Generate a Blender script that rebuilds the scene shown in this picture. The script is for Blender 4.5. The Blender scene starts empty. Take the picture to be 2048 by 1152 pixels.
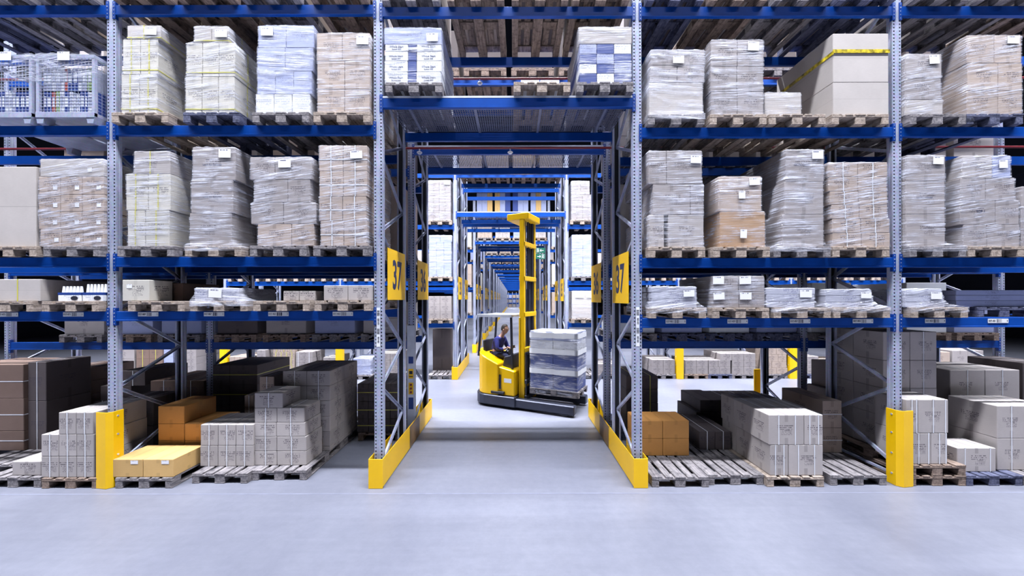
import bpy, bmesh, math, random
from mathutils import Vector, Matrix
random.seed(7)
SC = bpy.context.scene
COL = SC.collection
R = math.radians

# ------------------------------------------------------------------ camera
CAMY, CAMZ, F, VX, VY = -5.05, 2.647, 722.0, 1026.5, 598.5
cam = bpy.data.cameras.new('camera'); cam_o = bpy.data.objects.new('camera', cam); COL.objects.link(cam_o)
cam_o.location = (0, CAMY, CAMZ); cam_o.rotation_euler = (R(90), R(0.12), 0)
cam.sensor_width = 36; cam.lens = F / 2048 * 36
cam.shift_x = (1024 - VX) / 2048; cam.shift_y = (VY - 576) / 2048
cam.clip_end = 300
SC.camera = cam_o

# ------------------------------------------------------------------ world, exposure, lamps and added fill
SC.view_settings.view_transform = 'Standard'; SC.view_settings.look = 'None'
SC.view_settings.gamma = 1; SC.view_settings.use_curve_mapping = False
SC.view_settings.exposure = 0.0
w = bpy.data.worlds.new('hall'); SC.world = w; w.use_nodes = True
w.node_tree.nodes['Background'].inputs[0].default_value = (0.36, 0.42, 0.72, 1)
w.node_tree.nodes['Background'].inputs[1].default_value = 0.008
SC.cycles.diffuse_bounces = 1

def light_row(y, z, length, width, power, tilt=0, x=0, spread=180, color=(0.90, 0.93, 1.0)):
    l = bpy.data.lights.new('light_row', 'AREA'); l.shape = 'RECTANGLE'
    l.size = length; l.size_y = width; l.energy = power; l.color = color; l.spread = R(spread)
    o = bpy.data.objects.new('light_row', l); COL.objects.link(o)
    o.location = (x, y, z); o.rotation_euler = (R(tilt), 0, 0)
    return o
UNIT_Y = [0.12, 6.95] + [12.9 + 5.93 * k for k in range(17)]
ROW_B = 1.66                      # offset from the front face of a rack's first row to its second
light_row(-3.0, 16.0, 38, 0.3, 6800, 8, spread=110)
light_row(-7.0, 13.0, 38, 0.3, 170, 42, spread=80, color=(0.72, 0.80, 1.0))  # added fill light for the load fronts, not a lamp of the hall
light_row(3.95, 16.0, 34, 0.3, 8600, spread=100)
for k in range(2, len(UNIT_Y)):
    light_row(UNIT_Y[k] - 1.5, 9.0, 12 if k < 6 else 6, 0.3, 760 if k < 6 else 600, spread=100)
light_row(UNIT_Y[-1] + 5.0, 8.0, 8, 0.4, 1500)

# ------------------------------------------------------------------ helpers
def PX(px, y): return (px - VX) * (y - CAMY) / F
def PZ(py, y): return CAMZ - (py - VY) * (y - CAMY) / F

class MB:
    """collects boxes, quads and tubes into one mesh"""
    def __init__(s): s.v = []; s.f = []; s.m = []; s.uv = {}
    def quad(s, a, b, c, d, m=0, uv=None):
        n = len(s.v); s.v += [tuple(a), tuple(b), tuple(c), tuple(d)]; s.f.append((n, n+1, n+2, n+3)); s.m.append(m)
        if uv: s.uv[len(s.f)-1] = uv
        return s
    def box(s, x0, x1, y0, y1, z0, z1, m=0):
        n = len(s.v)
        s.v += [(x0,y0,z0),(x1,y0,z0),(x1,y1,z0),(x0,y1,z0),(x0,y0,z1),(x1,y0,z1),(x1,y1,z1),(x0,y1,z1)]
        for q in ((0,3,2,1),(4,5,6,7),(0,1,5,4),(1,2,6,5),(2,3,7,6),(3,0,4,7)):
            s.f.append(tuple(n+i for i in q)); s.m.append(m)
        return s
    def obox(s, p, q, wx, wy, up=(1,0,0), m=0):
        """bar from p to q with cross-section wx (along up) by wy"""
        p = Vector(p); q = Vector(q); d = (q-p).normalized(); u = Vector(up); u = (u - d*u.dot(d)).normalized(); t = d.cross(u)
        n = len(s.v)
        for c in (p, q):
            for a, b in ((-1,-1),(1,-1),(1,1),(-1,1)):
                s.v.append(tuple(c + u*(a*wx/2) + t*(b*wy/2)))
        for k in ((0,1,2,3),(7,6,5,4),(0,4,5,1),(1,5,6,2),(2,6,7,3),(3,7,4,0)):
            s.f.append(tuple(n+i for i in k)); s.m.append(m)
        return s
    def tube(s, p, q, r, n=10, r2=None, m=0):
        p = Vector(p); q = Vector(q); d = (q-p).normalized()
        u = d.orthogonal().normalized(); t = d.cross(u); b = len(s.v); r2 = r if r2 is None else r2
        for c, rr in ((p, r), (q, r2)):
            for i in range(n):
                a = 2*math.pi*i/n; s.v.append(tuple(c + u*(rr*math.cos(a)) + t*(rr*math.sin(a))))
        for i in range(n):
            j = (i+1) % n; s.f.append((b+i, b+j, b+n+j, b+n+i)); s.m.append(m)
        s.f.append(tuple(b+i for i in reversed(range(n)))); s.m.append(m)
        s.f.append(tuple(b+n+i for i in range(n))); s.m.append(m)
        return s
    def prism(s, prof, x0, x1, axis='x', m=0):
        """closed profile of (a,b) points extruded along an axis"""
        n = len(s.v); k = len(prof)
        for x in (x0, x1):
            for a, b in prof:
                s.v.append((x,a,b) if axis == 'x' else (a,x,b) if axis == 'y' else (a,b,x))
        for i in range(k):
            j = (i+1) % k; s.f.append((n+i, n+j, n+k+j, n+k+i)); s.m.append(m)
        s.f.append(tuple(n+i for i in reversed(range(k)))); s.m.append(m)
        s.f.append(tuple(n+k+i for i in range(k))); s.m.append(m)
        return s
    def mesh(s, name, mats, bevel=0, smooth=False):
        me = bpy.data.meshes.new(name); me.from_pydata(s.v, [], s.f)
        if s.uv:
            l = me.uv_layers.new(name='UVMap')
            for i, p in enumerate(me.polygons):
                if i in s.uv:
                    for li, c in zip(p.loop_indices, s.uv[i]): l.data[li].uv = c
        for p, m in zip(me.polygons, s.m): p.material_index = m
        bm = bmesh.new(); bm.from_mesh(me)
        bmesh.ops.recalc_face_normals(bm, faces=bm.faces)
        if bevel:
            bmesh.ops.bevel(bm, geom=list(bm.edges), offset=bevel, segments=1, affect='EDGES', clamp_overlap=True)
        bm.to_mesh(me); bm.free()
        for m in (mats if isinstance(mats, (list, tuple)) else [mats]): me.materials.append(m)
        if smooth:
            for p in me.polygons: p.use_smooth = True
        return me

def obj(name, me, parent=None, loc=None, rot=None):
    if isinstance(me, MB): raise TypeError
    o = bpy.data.objects.new(name, me); COL.objects.link(o)
    if parent is not None: o.parent = parent
    if loc is not None: o.location = loc
    if rot is not None: o.rotation_euler = rot
    return o
def tag(o, label, cat, group=None, kind=None):
    o['label'] = label; o['category'] = cat
    if group: o['group'] = group
    if kind: o['kind'] = kind
    return o
def thing(name, label, cat, loc=(0,0,0), rot=(0,0,0), group=None):
    o = bpy.data.objects.new(name, None); COL.objects.link(o); o.location = loc; o.rotation_euler = rot
    o.empty_display_size = .1
    return tag(o, label, cat, group)
def struct(name, me, **k):
    o = obj(name, me, **k); o['kind'] = 'structure'; return o
KIDS = {}
def dup(root, loc, label=None, group=None, rot=None):
    r = root.copy(); COL.objects.link(r); r.location = loc
    if rot is not None: r.rotation_euler = rot
    if label: r['label'] = label
    if group: r['group'] = group
    for ch in list(root.children):
        c = ch.copy(); COL.objects.link(c); c.parent = r
        for g in list(ch.children):
            d = g.copy(); COL.objects.link(d); d.parent = c
    return r
_txt = {}
def text_mesh(body, size, mat, extrude=.0008, sx=1.0, bold=0.0, align='CENTER'):
    k = (body, size, mat.name, sx, bold, align)
    if k in _txt: return _txt[k]
    c = bpy.data.curves.new('t', 'FONT'); c.body = body; c.size = size; c.extrude = extrude; c.offset = bold
    c.align_x = align; c.align_y = 'CENTER'; c.resolution_u = 3
    o = bpy.data.objects.new('t', c); COL.objects.link(o)
    bpy.context.view_layer.update()
    dg = bpy.context.evaluated_depsgraph_get()
    me = bpy.data.meshes.new_from_object(o.evaluated_get(dg))
    for v in me.vertices: v.co.x *= sx
    bpy.data.objects.remove(o); bpy.data.curves.remove(c)
    me.materials.clear(); me.materials.append(mat); me.name = 'lettering'
    _txt[k] = me
    return me

# ------------------------------------------------------------------ materials
class N:
    """tiny node-graph builder"""
    def __init__(s, name):
        s.mat = bpy.data.materials.new(name); s.mat.use_nodes = True; s.t = s.mat.node_tree
        s.b = s.t.nodes['Principled BSDF']; s.out = s.t.nodes['Material Output']
    def n(s, kind, **k):
        x = s.t.nodes.new(kind)
        for a, v in k.items(): setattr(x, a, v)
        return x
    def l(s, a, b): s.t.links.new(a, b)
    def val(s, sock, v):
        if hasattr(v, 'is_output') or isinstance(v, bpy.types.NodeSocket): s.l(v, sock)
        else: sock.default_value = v
    def math(s, op, a, b=0.0, c=None, clamp=False):
        x = s.n('ShaderNodeMath', operation=op, use_clamp=clamp); s.val(x.inputs[0], a); s.val(x.inputs[1], b)
        if c is not None: s.val(x.inputs[2], c)
        return x.outputs[0]
    def coord(s, which='Object'): return s.n('ShaderNodeTexCoord').outputs[which]
    def mapping(s, vec, scale=(1,1,1), rot=(0,0,0), loc=(0,0,0)):
        x = s.n('ShaderNodeMapping'); s.l(vec, x.inputs[0]); x.inputs['Scale'].default_value = scale
        x.inputs['Rotation'].default_value = rot
        s.val(x.inputs['Location'], loc); return x.outputs[0]
    def noise(s, vec, scale, detail=3, rough=.55, dist=0):
        x = s.n('ShaderNodeTexNoise'); s.l(vec, x.inputs['Vector']); x.inputs['Scale'].default_value = scale
        x.inputs['Detail'].default_value = detail; x.inputs['Roughness'].default_value = rough; x.inputs['Distortion'].default_value = dist
        return x.outputs[0]
    def ramp(s, f, stops):
        x = s.n('ShaderNodeValToRGB'); s.l(f, x.inputs[0]); e = x.color_ramp.elements
        while len(e) < len(stops): e.new(.5)
        for i, (p, c) in enumerate(stops):
            e[i].position = p; e[i].color = (*c, 1) if hasattr(c, '__len__') else (c, c, c, 1)
        return x.outputs[0]
    def mix(s, f, a, b, mode='MIX'):
        x = s.n('ShaderNodeMix', data_type='RGBA', blend_type=mode); s.val(x.inputs[0], f)
        for i, v in ((6, a), (7, b)): s.val(x.inputs[i], (*v, 1) if isinstance(v, tuple) and len(v) == 3 else v)
        return x.outputs[2]
    def bump(s, h, strength, dist=.01):
        x = s.n('ShaderNodeBump'); x.inputs['Strength'].default_value = strength; x.inputs['Distance'].default_value = dist
        s.l(h, x.inputs['Height']); s.l(x.outputs[0], s.b.inputs['Normal']); return x.outputs[0]
    def base(s, c, rough=.5, metal=0.0, spec=.5):
        s.val(s.b.inputs['Base Color'], (*c, 1) if isinstance(c, tuple) else c); s.val(s.b.inputs['Roughness'], rough)
        s.b.inputs['Metallic'].default_value = metal; s.b.inputs['Specular IOR Level'].default_value = spec
        return s.mat

def m_plain(name, c, rough=.5, metal=0.0, var=0.12, scale=6, bump=0, spec=.5):
    n = N(name); v = n.noise(n.coord(), scale, 4)
    col = n.mix(n.ramp(v, [(.3, 0.0), (.7, 1.0)]), tuple(x*(1-var) for x in c), tuple(min(1, x*(1+var)) for x in c))
    if bump: n.bump(v, bump)
    return n.base(col, rough, metal, spec)

M = {}
M['beam'] = m_plain('beam_blue_paint', (0.002, 0.058, 0.33), .36, 0, .15, 2.5, spec=.3)
M['connector'] = m_plain('connector_blue_paint', (0.002, 0.05, 0.30), .4)
M['bolt'] = m_plain('zinc_bolt', (0.75, 0.77, 0.85), .3, .6)
def m_galv():
    n = N('galvanised_steel'); co = n.coord()
    v = n.n('ShaderNodeTexVoronoi'); n.l(co, v.inputs['Vector']); v.inputs['Scale'].default_value = 55
    z = n.noise(n.mapping(co, (2, 2, .6)), 3, 4)
    c = n.mix(n.ramp(z, [(.35, 0.0), (.65, 1.0)]), (0.33, 0.36, 0.50), (0.46, 0.49, 0.64))
    c = n.mix(.12, c, v.outputs['Color'], 'OVERLAY')
    return n.base(c, .4, .15)
M['galv'] = m_galv()
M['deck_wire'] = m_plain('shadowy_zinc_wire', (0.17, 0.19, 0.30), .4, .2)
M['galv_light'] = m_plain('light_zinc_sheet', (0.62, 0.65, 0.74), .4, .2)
M['yellow'] = m_plain('yellow_guard_paint', (0.98, 0.57, 0.0), .45, 0, .04, 3)
M['truck_yellow'] = m_plain('truck_yellow_paint', (0.98, 0.57, 0.0), .35, 0, .03, 2)
M['black'] = m_plain('black_print', (0.012, 0.014, 0.03), .6, 0, 0)
M['navy'] = m_plain('navy_print', (0.01, 0.02, 0.09), .5, 0, 0)
M['dark'] = m_plain('dark_rubber_and_shade', (0.02, 0.022, 0.03), .55)
M['dark_metal'] = m_plain('dark_steel', (0.05, 0.055, 0.08), .35, .5)
M['white'] = m_plain('white_plate', (0.85, 0.86, 0.9), .5, 0, .03)
M['green'] = m_plain('exit_green', (0.01, 0.11, 0.07), .4, 0, .03)
M['sticker_blue'] = m_plain('blue_sticker', (0.015, 0.05, 0.25), .5, 0, .05)
M['pipe'] = m_plain('red_pipe_paint', (0.22, 0.02, 0.03), .4)
M['strap_white'] = m_plain('white_strap', (0.72, 0.73, 0.78), .35, 0, .05)
M['strap_yellow'] = m_plain('yellow_strap', (0.62, 0.58, 0.10), .35, 0, .05)
M['denim'] = m_plain('blue_work_jacket', (0.03, 0.035, 0.22), .85, 0, .2, 30)
M['trouser'] = m_plain('navy_trousers', (0.015, 0.02, 0.07), .85, 0, .2, 30)
M['skin'] = m_plain('skin', (0.55, 0.32, 0.24), .5, 0, .06, 20)
M['hair'] = m_plain('dark_hair', (0.03, 0.02, 0.015), .6, 0, .3, 40)

def m_floor():
    n = N('coated_concrete'); co = n.coord()
    a = n.noise(n.mapping(co, (1, .45, 1)), .55, 6, .6); b = n.noise(co, 9, 5, .7); c3 = n.noise(n.mapping(co, (.3, 5, 1)), 2.2, 4)
    c = n.mix(n.ramp(a, [(.3, 0.0), (.7, 1.0)]), (0.155, 0.162, 0.210), (0.205, 0.212, 0.262))
    c = n.mix(.10, c, n.ramp(b, [(.35, .25), (.65, .75)]), 'OVERLAY')
    c = n.mix(.10, c, n.ramp(c3, [(.3, .3), (.7, .7)]), 'OVERLAY')
    n.bump(b, .04)
    r = n.ramp(a, [(.3, .33), (.7, .5)])
    return n.base(c, r, 0, .4)
M['floor'] = m_floor()

def m_wood(name, c1, c2):
    n = N(name); co = n.coord(); oi = n.n('ShaderNodeObjectInfo')
    off = n.n('ShaderNodeCombineXYZ'); n.l(n.math('MULTIPLY', oi.outputs['Random'], 40.0), off.inputs[0])
    g = n.noise(n.mapping(co, (14, 1.2, 14), loc=off.outputs[0]), 2.4, 6, .65, .6)
    k = n.noise(n.mapping(co, (3, 3, 3), loc=off.outputs[0]), 5, 3)
    c = n.mix(n.ramp(g, [(.3, 0.0), (.68, 1.0)]), c1, c2)
    c = n.mix(n.ramp(k, [(.5, 0.0), (.72, .65)]), c, tuple(x*.35 for x in c1))
    n.bump(g, .5, .004)
    return n.base(c, .8, 0, .2)
M['wood_light'] = m_wood('pale_pallet_wood', (0.22, 0.17, 0.14), (0.54, 0.45, 0.39))
M['wood_mid'] = m_wood('brown_pallet_wood', (0.13, 0.09, 0.075), (0.38, 0.29, 0.24))
M['wood_grey'] = m_wood('weathered_pallet_wood', (0.09, 0.085, 0.10), (0.36, 0.33, 0.34))
M['wood_dark'] = m_wood('dark_blue_stained_wood', (0.03, 0.035, 0.08), (0.17, 0.18, 0.27))

def m_carton(name, c, prnt=1.0, tape=.6, ink=(0.06, 0.05, 0.07), seam=0.0):
    n = N(name); uv = n.coord('UV'); oi = n.n('ShaderNodeObjectInfo'); rnd = oi.outputs['Random']
    uvn = n.n('ShaderNodeUVMap', uv_map='norm').outputs[0]
    s = n.n('ShaderNodeSeparateXYZ'); n.l(uv, s.inputs[0]); u, v = s.outputs[0], s.outputs[1]
    s2 = n.n('ShaderNodeSeparateXYZ'); n.l(uvn, s2.inputs[0]); nu, nv = s2.outputs[0], s2.outputs[1]
    fib = n.noise(n.mapping(uv, (1, 6, 1)), 18, 4, .7); big = n.noise(uv, 2.2, 3)
    br = n.math('ADD', n.math('MULTIPLY', rnd, .16), .92)
    cc = n.mix(n.ramp(big, [(.3, 0.0), (.7, 1.0)]), tuple(x*.93 for x in c), tuple(min(1, x*1.05) for x in c))
    cc = n.mix(.07, cc, n.ramp(fib, [(.3, .2), (.7, .8)]), 'OVERLAY')
    hs = n.n('ShaderNodeHueSaturation'); n.l(cc, hs.inputs['Color']); n.l(br, hs.inputs['Value']); cc = hs.outputs[0]
    rough = .62
    if tape:
        vert = n.math('LESS_THAN', v, 5.0)
        strip = n.math('LESS_THAN', n.math('ABSOLUTE', u), .024)
        ends = n.math('GREATER_THAN', n.math('ABSOLUTE', n.math('SUBTRACT', nv, .5)), .27)
        top = n.math('GREATER_THAN', v, 5.0)
        both = n.math('MAXIMUM', n.math('MULTIPLY', vert, ends), top)
        cc = n.mix(n.math('MULTIPLY', n.math('MULTIPLY', strip, both), tape), cc, tuple(x*.62 for x in c))
    if seam:
        ln = n.math('LESS_THAN', n.math('ABSOLUTE', n.math('SUBTRACT', nv, .5)), .004)
        cc = n.mix(n.math('MULTIPLY', ln, seam), cc, tuple(x*.6 for x in c))
    if prnt:
        p1 = n.math('MULTIPLY', n.math('SUBTRACT', rnd, .5), .07)
        def rect(cu, cv, hu, hv):
            a = n.math('LESS_THAN', n.math('ABSOLUTE', n.math('SUBTRACT', n.math('SUBTRACT', u, p1), cu)), hu)
            b = n.math('LESS_THAN', n.math('ABSOLUTE', n.math('SUBTRACT', v, cv)), hv)
            return n.math('MULTIPLY', a, b)
        def lines(pitch, seed, duty=.45, word=70):
            row = n.math('FLOOR', n.math('DIVIDE', v, pitch)); fr = n.math('FRACT', n.math('DIVIDE', v, pitch))
            wv = n.n('ShaderNodeCombineXYZ'); n.l(n.math('MULTIPLY', u, word), wv.inputs[0])
            n.l(n.math('ADD', n.math('MULTIPLY', row, 7.3), n.math('MULTIPLY', rnd, 50.0)), wv.inputs[1]); wv.inputs[2].default_value = seed
            nz = n.noise(wv.outputs[0], 1.0, 1, .5)
            return n.math('MULTIPLY', n.math('LESS_THAN', fr, duty), n.math('GREATER_THAN', nz, .47))
        body = n.math('MULTIPLY', rect(0, .040, .11, .036), lines(.026, 1.0, .5, 60))
        sub = n.math('MULTIPLY', rect(.02, -.045, .075, .035), lines(.017, 4.0, .4, 95))
        bx = n.n('ShaderNodeCombineXYZ'); n.l(n.math('MULTIPLY', u, 260.0), bx.inputs[0]); n.l(rnd, bx.inputs[1])
        bar = n.math('MULTIPLY', rect(.035, -.005, .03, .012), n.math('GREATER_THAN', n.noise(bx.outputs[0], 1.0, 0), .5))
        ink_m = n.math('MULTIPLY', n.math('MAXIMUM', n.math('MAXIMUM', body, sub), bar), prnt * .8)
        cc = n.mix(ink_m, cc, ink)
    n.bump(big, .25, .01)
    return n.base(cc, rough, 0, .25)
CARD = {
 'grey':   m_carton('grey_card', (0.44, 0.40, 0.395)),
 'taupe':  m_carton('taupe_card', (0.335, 0.30, 0.30)),
 'lilac':  m_carton('pale_lilac_card', (0.46, 0.47, 0.57), .8, 0, (0.05, 0.06, 0.2)),
 'plain':  m_carton('plain_grey_card', (0.48, 0.44, 0.425), 0, 0, seam=.6),
 'cream':  m_carton('cream_card', (0.58, 0.55, 0.50), 1.0, .3),
 'kraft':  m_carton('kraft_card', (0.44, 0.35, 0.30)),
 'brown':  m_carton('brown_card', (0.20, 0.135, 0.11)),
 'orange': m_carton('orange_card', (0.62, 0.30, 0.09), 0, .35),
 'amber':  m_carton('amber_card', (0.66, 0.42, 0.17), 0, .35),
 'tan':    m_carton('tan_card', (0.44, 0.28, 0.17), 0, .5),
 'white':  m_carton('white_card', (0.82, 0.83, 0.88), .55, 0, (0.05, 0.07, 0.2)),
 'blue':   m_carton('blue_card', (0.05, 0.08, 0.28), 0, 0),
 'bluish': m_carton('pale_blue_card', (0.36, 0.40, 0.62), .5, 0),
 'dark':   m_carton('shade_darkened_card', (0.11, 0.09, 0.092)),  # grey and brown card standing in shade, the shade put into its colour
}
CNAME = {'grey': 'grey', 'taupe': 'grey', 'lilac': 'pale', 'plain': 'plain', 'cream': 'cream', 'kraft': 'brown', 'brown': 'brown', 'orange': 'orange', 'amber': 'amber',
         'tan': 'tan', 'white': 'white', 'blue': 'blue', 'bluish': 'bluish', 'dark': 'dark'}

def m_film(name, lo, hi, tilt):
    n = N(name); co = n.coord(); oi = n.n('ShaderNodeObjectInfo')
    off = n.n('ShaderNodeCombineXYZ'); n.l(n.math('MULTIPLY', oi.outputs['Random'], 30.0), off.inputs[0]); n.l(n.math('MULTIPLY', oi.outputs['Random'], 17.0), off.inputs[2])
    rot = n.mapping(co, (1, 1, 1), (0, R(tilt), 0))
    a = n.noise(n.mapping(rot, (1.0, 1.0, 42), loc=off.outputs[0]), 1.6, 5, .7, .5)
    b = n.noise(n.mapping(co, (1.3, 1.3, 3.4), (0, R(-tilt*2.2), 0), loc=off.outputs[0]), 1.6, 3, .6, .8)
    glare_streak = n.ramp(a, [(.47, 0.0), (.60, 1.0)]); patch = n.ramp(b, [(.38, 0.12), (.64, 1.0)])  # glare on the film painted as streaks of white opacity
    f = n.math('ADD', n.math('MULTIPLY', n.math('MULTIPLY', glare_streak, patch), hi), n.math('MULTIPLY', patch, lo), clamp=True)
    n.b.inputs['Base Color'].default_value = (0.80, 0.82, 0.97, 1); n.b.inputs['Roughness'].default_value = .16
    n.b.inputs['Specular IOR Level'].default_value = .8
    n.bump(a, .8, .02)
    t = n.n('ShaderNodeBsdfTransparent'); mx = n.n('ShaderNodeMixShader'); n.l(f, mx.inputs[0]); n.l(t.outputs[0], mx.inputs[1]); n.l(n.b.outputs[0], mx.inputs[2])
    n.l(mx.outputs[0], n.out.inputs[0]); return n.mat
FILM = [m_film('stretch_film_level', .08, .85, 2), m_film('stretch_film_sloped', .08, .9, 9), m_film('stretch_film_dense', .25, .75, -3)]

def m_paper():
    n = N('printed_paper_label'); uv = n.coord('UV'); s = n.n('ShaderNodeSeparateXYZ'); n.l(uv, s.inputs[0]); u, v = s.outputs[0], s.outputs[1]
    oi = n.n('ShaderNodeObjectInfo')
    bx = n.n('ShaderNodeCombineXYZ'); n.l(n.math('MULTIPLY', u, 16.0), bx.inputs[0]); n.l(n.math('MULTIPLY', oi.outputs['Random'], 50.0), bx.inputs[1])
    nz = n.math('GREATER_THAN', n.noise(bx.outputs[0], 1.0, 2), .48)
    head = n.math('MULTIPLY', n.math('LESS_THAN', n.math('ABSOLUTE', n.math('SUBTRACT', v, .88)), .07), n.math('LESS_THAN', n.math('ABSOLUTE', n.math('SUBTRACT', u, .42)), .32))
    rule = n.math('LESS_THAN', n.math('FRACT', n.math('MULTIPLY', v, 7.0)), .13)
    c = n.mix(n.math('MULTIPLY', rule, .22), (0.90, 0.90, 0.95), (0.3, 0.3, 0.4))
    c = n.mix(n.math('MULTIPLY', n.math('MULTIPLY', head, nz), .85), c, (0.03, 0.03, 0.12))
    return n.base(c, .5)
M['paper'] = m_paper()
def m_bars():
    n = N('barcode_label'); uv = n.coord('UV'); s = n.n('ShaderNodeSeparateXYZ'); n.l(uv, s.inputs[0]); u, v = s.outputs[0], s.outputs[1]
    oi = n.n('ShaderNodeObjectInfo')
    bx = n.n('ShaderNodeCombineXYZ'); n.l(n.math('MULTIPLY', u, 90.0), bx.inputs[0]); n.l(n.math('MULTIPLY', oi.outputs['Random'], 50.0), bx.inputs[1])
    bars = n.math('GREATER_THAN', n.noise(bx.outputs[0], 1.0, 1), .49)
    reg = n.math('MULTIPLY', n.math('LESS_THAN', n.math('ABSOLUTE', n.math('SUBTRACT', u, .55)), .13), n.math('LESS_THAN', n.math('ABSOLUTE', n.math('SUBTRACT', v, .5)), .40))
    return n.base(n.mix(n.math('MULTIPLY', reg, bars), (0.80, 0.81, 0.83), (0.03, 0.03, 0.07)), .45)
M['bars'] = m_bars()

# ------------------------------------------------------------------ structure
fl = MB().quad((-34, -12, 0), (34, -12, 0), (34, 126, 0), (-34, 126, 0)).mesh('floor', M['floor'])
struct('floor', fl)
M['wall'] = m_plain('painted_panel_wall', (0.035, 0.04, 0.07), .7, 0, .05, 1)
struct('wall_back', MB().box(-34, 34, 126, 126.2, 0, 11).mesh('wall_back', M['wall']))
struct('wall_left', MB().box(-34.2, -34, -12, 126.2, 0, 11).mesh('wall_left', M['wall']))
struct('wall_right', MB().box(34, 34.2, -12, 126.2, 0, 11).mesh('wall_right', M['wall']))
# floor joint that runs along the face of the first rack
M['joint'] = m_plain('joint_filler', (0.20, 0.21, 0.28), .6)
jm = MB()
for y in (-0.13,) + tuple(u - .2 for u in UNIT_Y[1:]) : jm.box(-30, 30, y - .012, y + .012, -.01, .0015)
struct('trim_1', jm.mesh('floor_joints', M['joint']))

# ------------------------------------------------------------------ rack uprights
POST_H = 7.6
def post_mesh():
    mb = MB(); n = int(POST_H / .05); r = .0112
    for sgn in (-1, 1):
        cx = sgn * .042
        for i in range(n):
            z = .05 * i; b = len(mb.v); x0, x1 = cx - .018, cx + .018
            mb.v += [(x0, 0, z), (x1, 0, z), (x1, 0, z+.05), (x0, 0, z+.05)]
            for k in range(8):
                a = R(-157.5 + 45*k); mb.v.append((cx + r*math.cos(a), 0, z + .025 + r*math.sin(a)))
            o = [b+4+k for k in range(8)]     # from lower-left round to upper-left
            mb.f += [(b, b+1, o[2], o[1]), (b+1, b+2, o[4], o[3]), (b+2, b+3, o[6], o[5]), (b+3, b, o[0], o[7]),
                     (b, o[1], o[0]), (b+1, o[3], o[2]), (b+2, o[5], o[4]), (b+3, o[7], o[6])]
            mb.m += [0]*8
    H = n * .05
    # centre rib, sides and returns of the folded section
    prof = [(-.024, 0), (-.017, -.007), (.017, -.007), (.024, 0)]
    for i in range(3):
        a, c = prof[i], prof[i+1]; mb.quad((a[0], a[1], 0), (c[0], c[1], 0), (c[0], c[1], H), (a[0], a[1], H))
    for s in (-1, 1):
        pts = [(s*.06, 0), (s*.063, .004), (s*.063, .030), (s*.057, .036), (s*.057, .046), (s*.063, .052), (s*.063, .085), (s*.035, .085)]
        for a, c in zip(pts, pts[1:]): mb.quad((a[0], a[1], 0), (c[0], c[1], 0), (c[0], c[1], H), (a[0], a[1], H))
    # dark sheet added inside, its colour giving the holes their shade
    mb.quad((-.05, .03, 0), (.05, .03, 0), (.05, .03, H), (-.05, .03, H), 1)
    me = bpy.data.meshes.new('post'); me.from_pydata(mb.v, [], mb.f)
    for p, m in zip(me.polygons, mb.m): p.material_index = m
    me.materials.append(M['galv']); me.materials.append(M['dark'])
    return me
POST = post_mesh()
FRAME_D = 1.12
def brace_meshes():
    out = []; y0, y1 = .05, FRAME_D - .05
    z = .25; front = True
    nodes = [(y0, .25)]
    k = 0
    while True:
        a = (y1, .74 + 1.13*k); b = (y0, .25 + 1.13*(k+1))
        if a[1] > POST_H - .3: break
        nodes.append(a)
        if b[1] > POST_H - .3: break
        nodes.append(b); k += 1
    for a, b in zip(nodes, nodes[1:]):
        mb = MB(); d = Vector((0, b[0]-a[0], b[1]-a[1])).normalized(); t = Vector((0, -d.z, d.y))
        # open C section: a web and two flanges
        p, q = Vector((0, *a)), Vector((0, *b))
        mb.obox(p, q, .004, .045)
        for s in (-1, 1): mb.obox(p + t*(s*.0215) + Vector((.014, 0, 0)), q + t*(s*.0215) + Vector((.014, 0, 0)), .028, .003)
        out.append(mb.mesh('brace', M['galv']))
    out.append(MB().box(-.02, .02, y0, y1, .10, .13).mesh('brace', M['galv']))
    return out
BRACES = brace_meshes()
FOOT = MB().box(-.075, .075, -.03, .12, 0, .008).box(-.066, -.058, -.008, .09, .008, .12).box(.058, .066, -.008, .09, .008, .12).mesh('foot_plate', M['connector'])
ORD = 'first second third fourth fifth sixth seventh eighth ninth tenth eleventh twelfth thirteenth fourteenth fifteenth sixteenth seventeenth eighteenth nineteenth twentieth'.split()
def make_frame(loc, label):
    t = thing('rack_upright_frame', label, 'rack frame', loc, group='upright frames of the pallet racking')
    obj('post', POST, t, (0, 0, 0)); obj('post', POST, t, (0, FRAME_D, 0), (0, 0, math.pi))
    for b in BRACES: obj('brace', b, t)
    obj('foot_plate', FOOT, t); obj('foot_plate', FOOT, t, (0, FRAME_D, 0), (0, 0, math.pi))
    return t
COLX = [-13.39, -9.57, -5.75, -1.93, 1.78, 5.50, 9.24, 12.98]
CNAMES = ['outermost left', 'far left', 'outer left', 'left tunnel', 'right tunnel', 'outer right', 'far right', 'outermost right']
frame0 = None; TFRAMES = {}
for ui, uy in enumerate(UNIT_Y):
    cols = [1, 2, 3, 4, 5, 6] if ui == 0 else [1, 2, 3, 4, 5, 6, 7] if ui == 1 else [3, 4]
    for row in (0, 1):
        if ui == len(UNIT_Y) - 1 and row == 1: continue
        for c in cols:
            loc = (COLX[c], uy + row*ROW_B, 0)
            lab = f"perforated galvanised frame at the {CNAMES[c]} column, {'front' if row == 0 else 'rear'} row of the {ORD[ui]} rack"
            if frame0 is None: frame0 = f = make_frame(loc, lab)
            else: f = dup(frame0, loc, lab)
            TFRAMES[(ui, row, c)] = f

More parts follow.
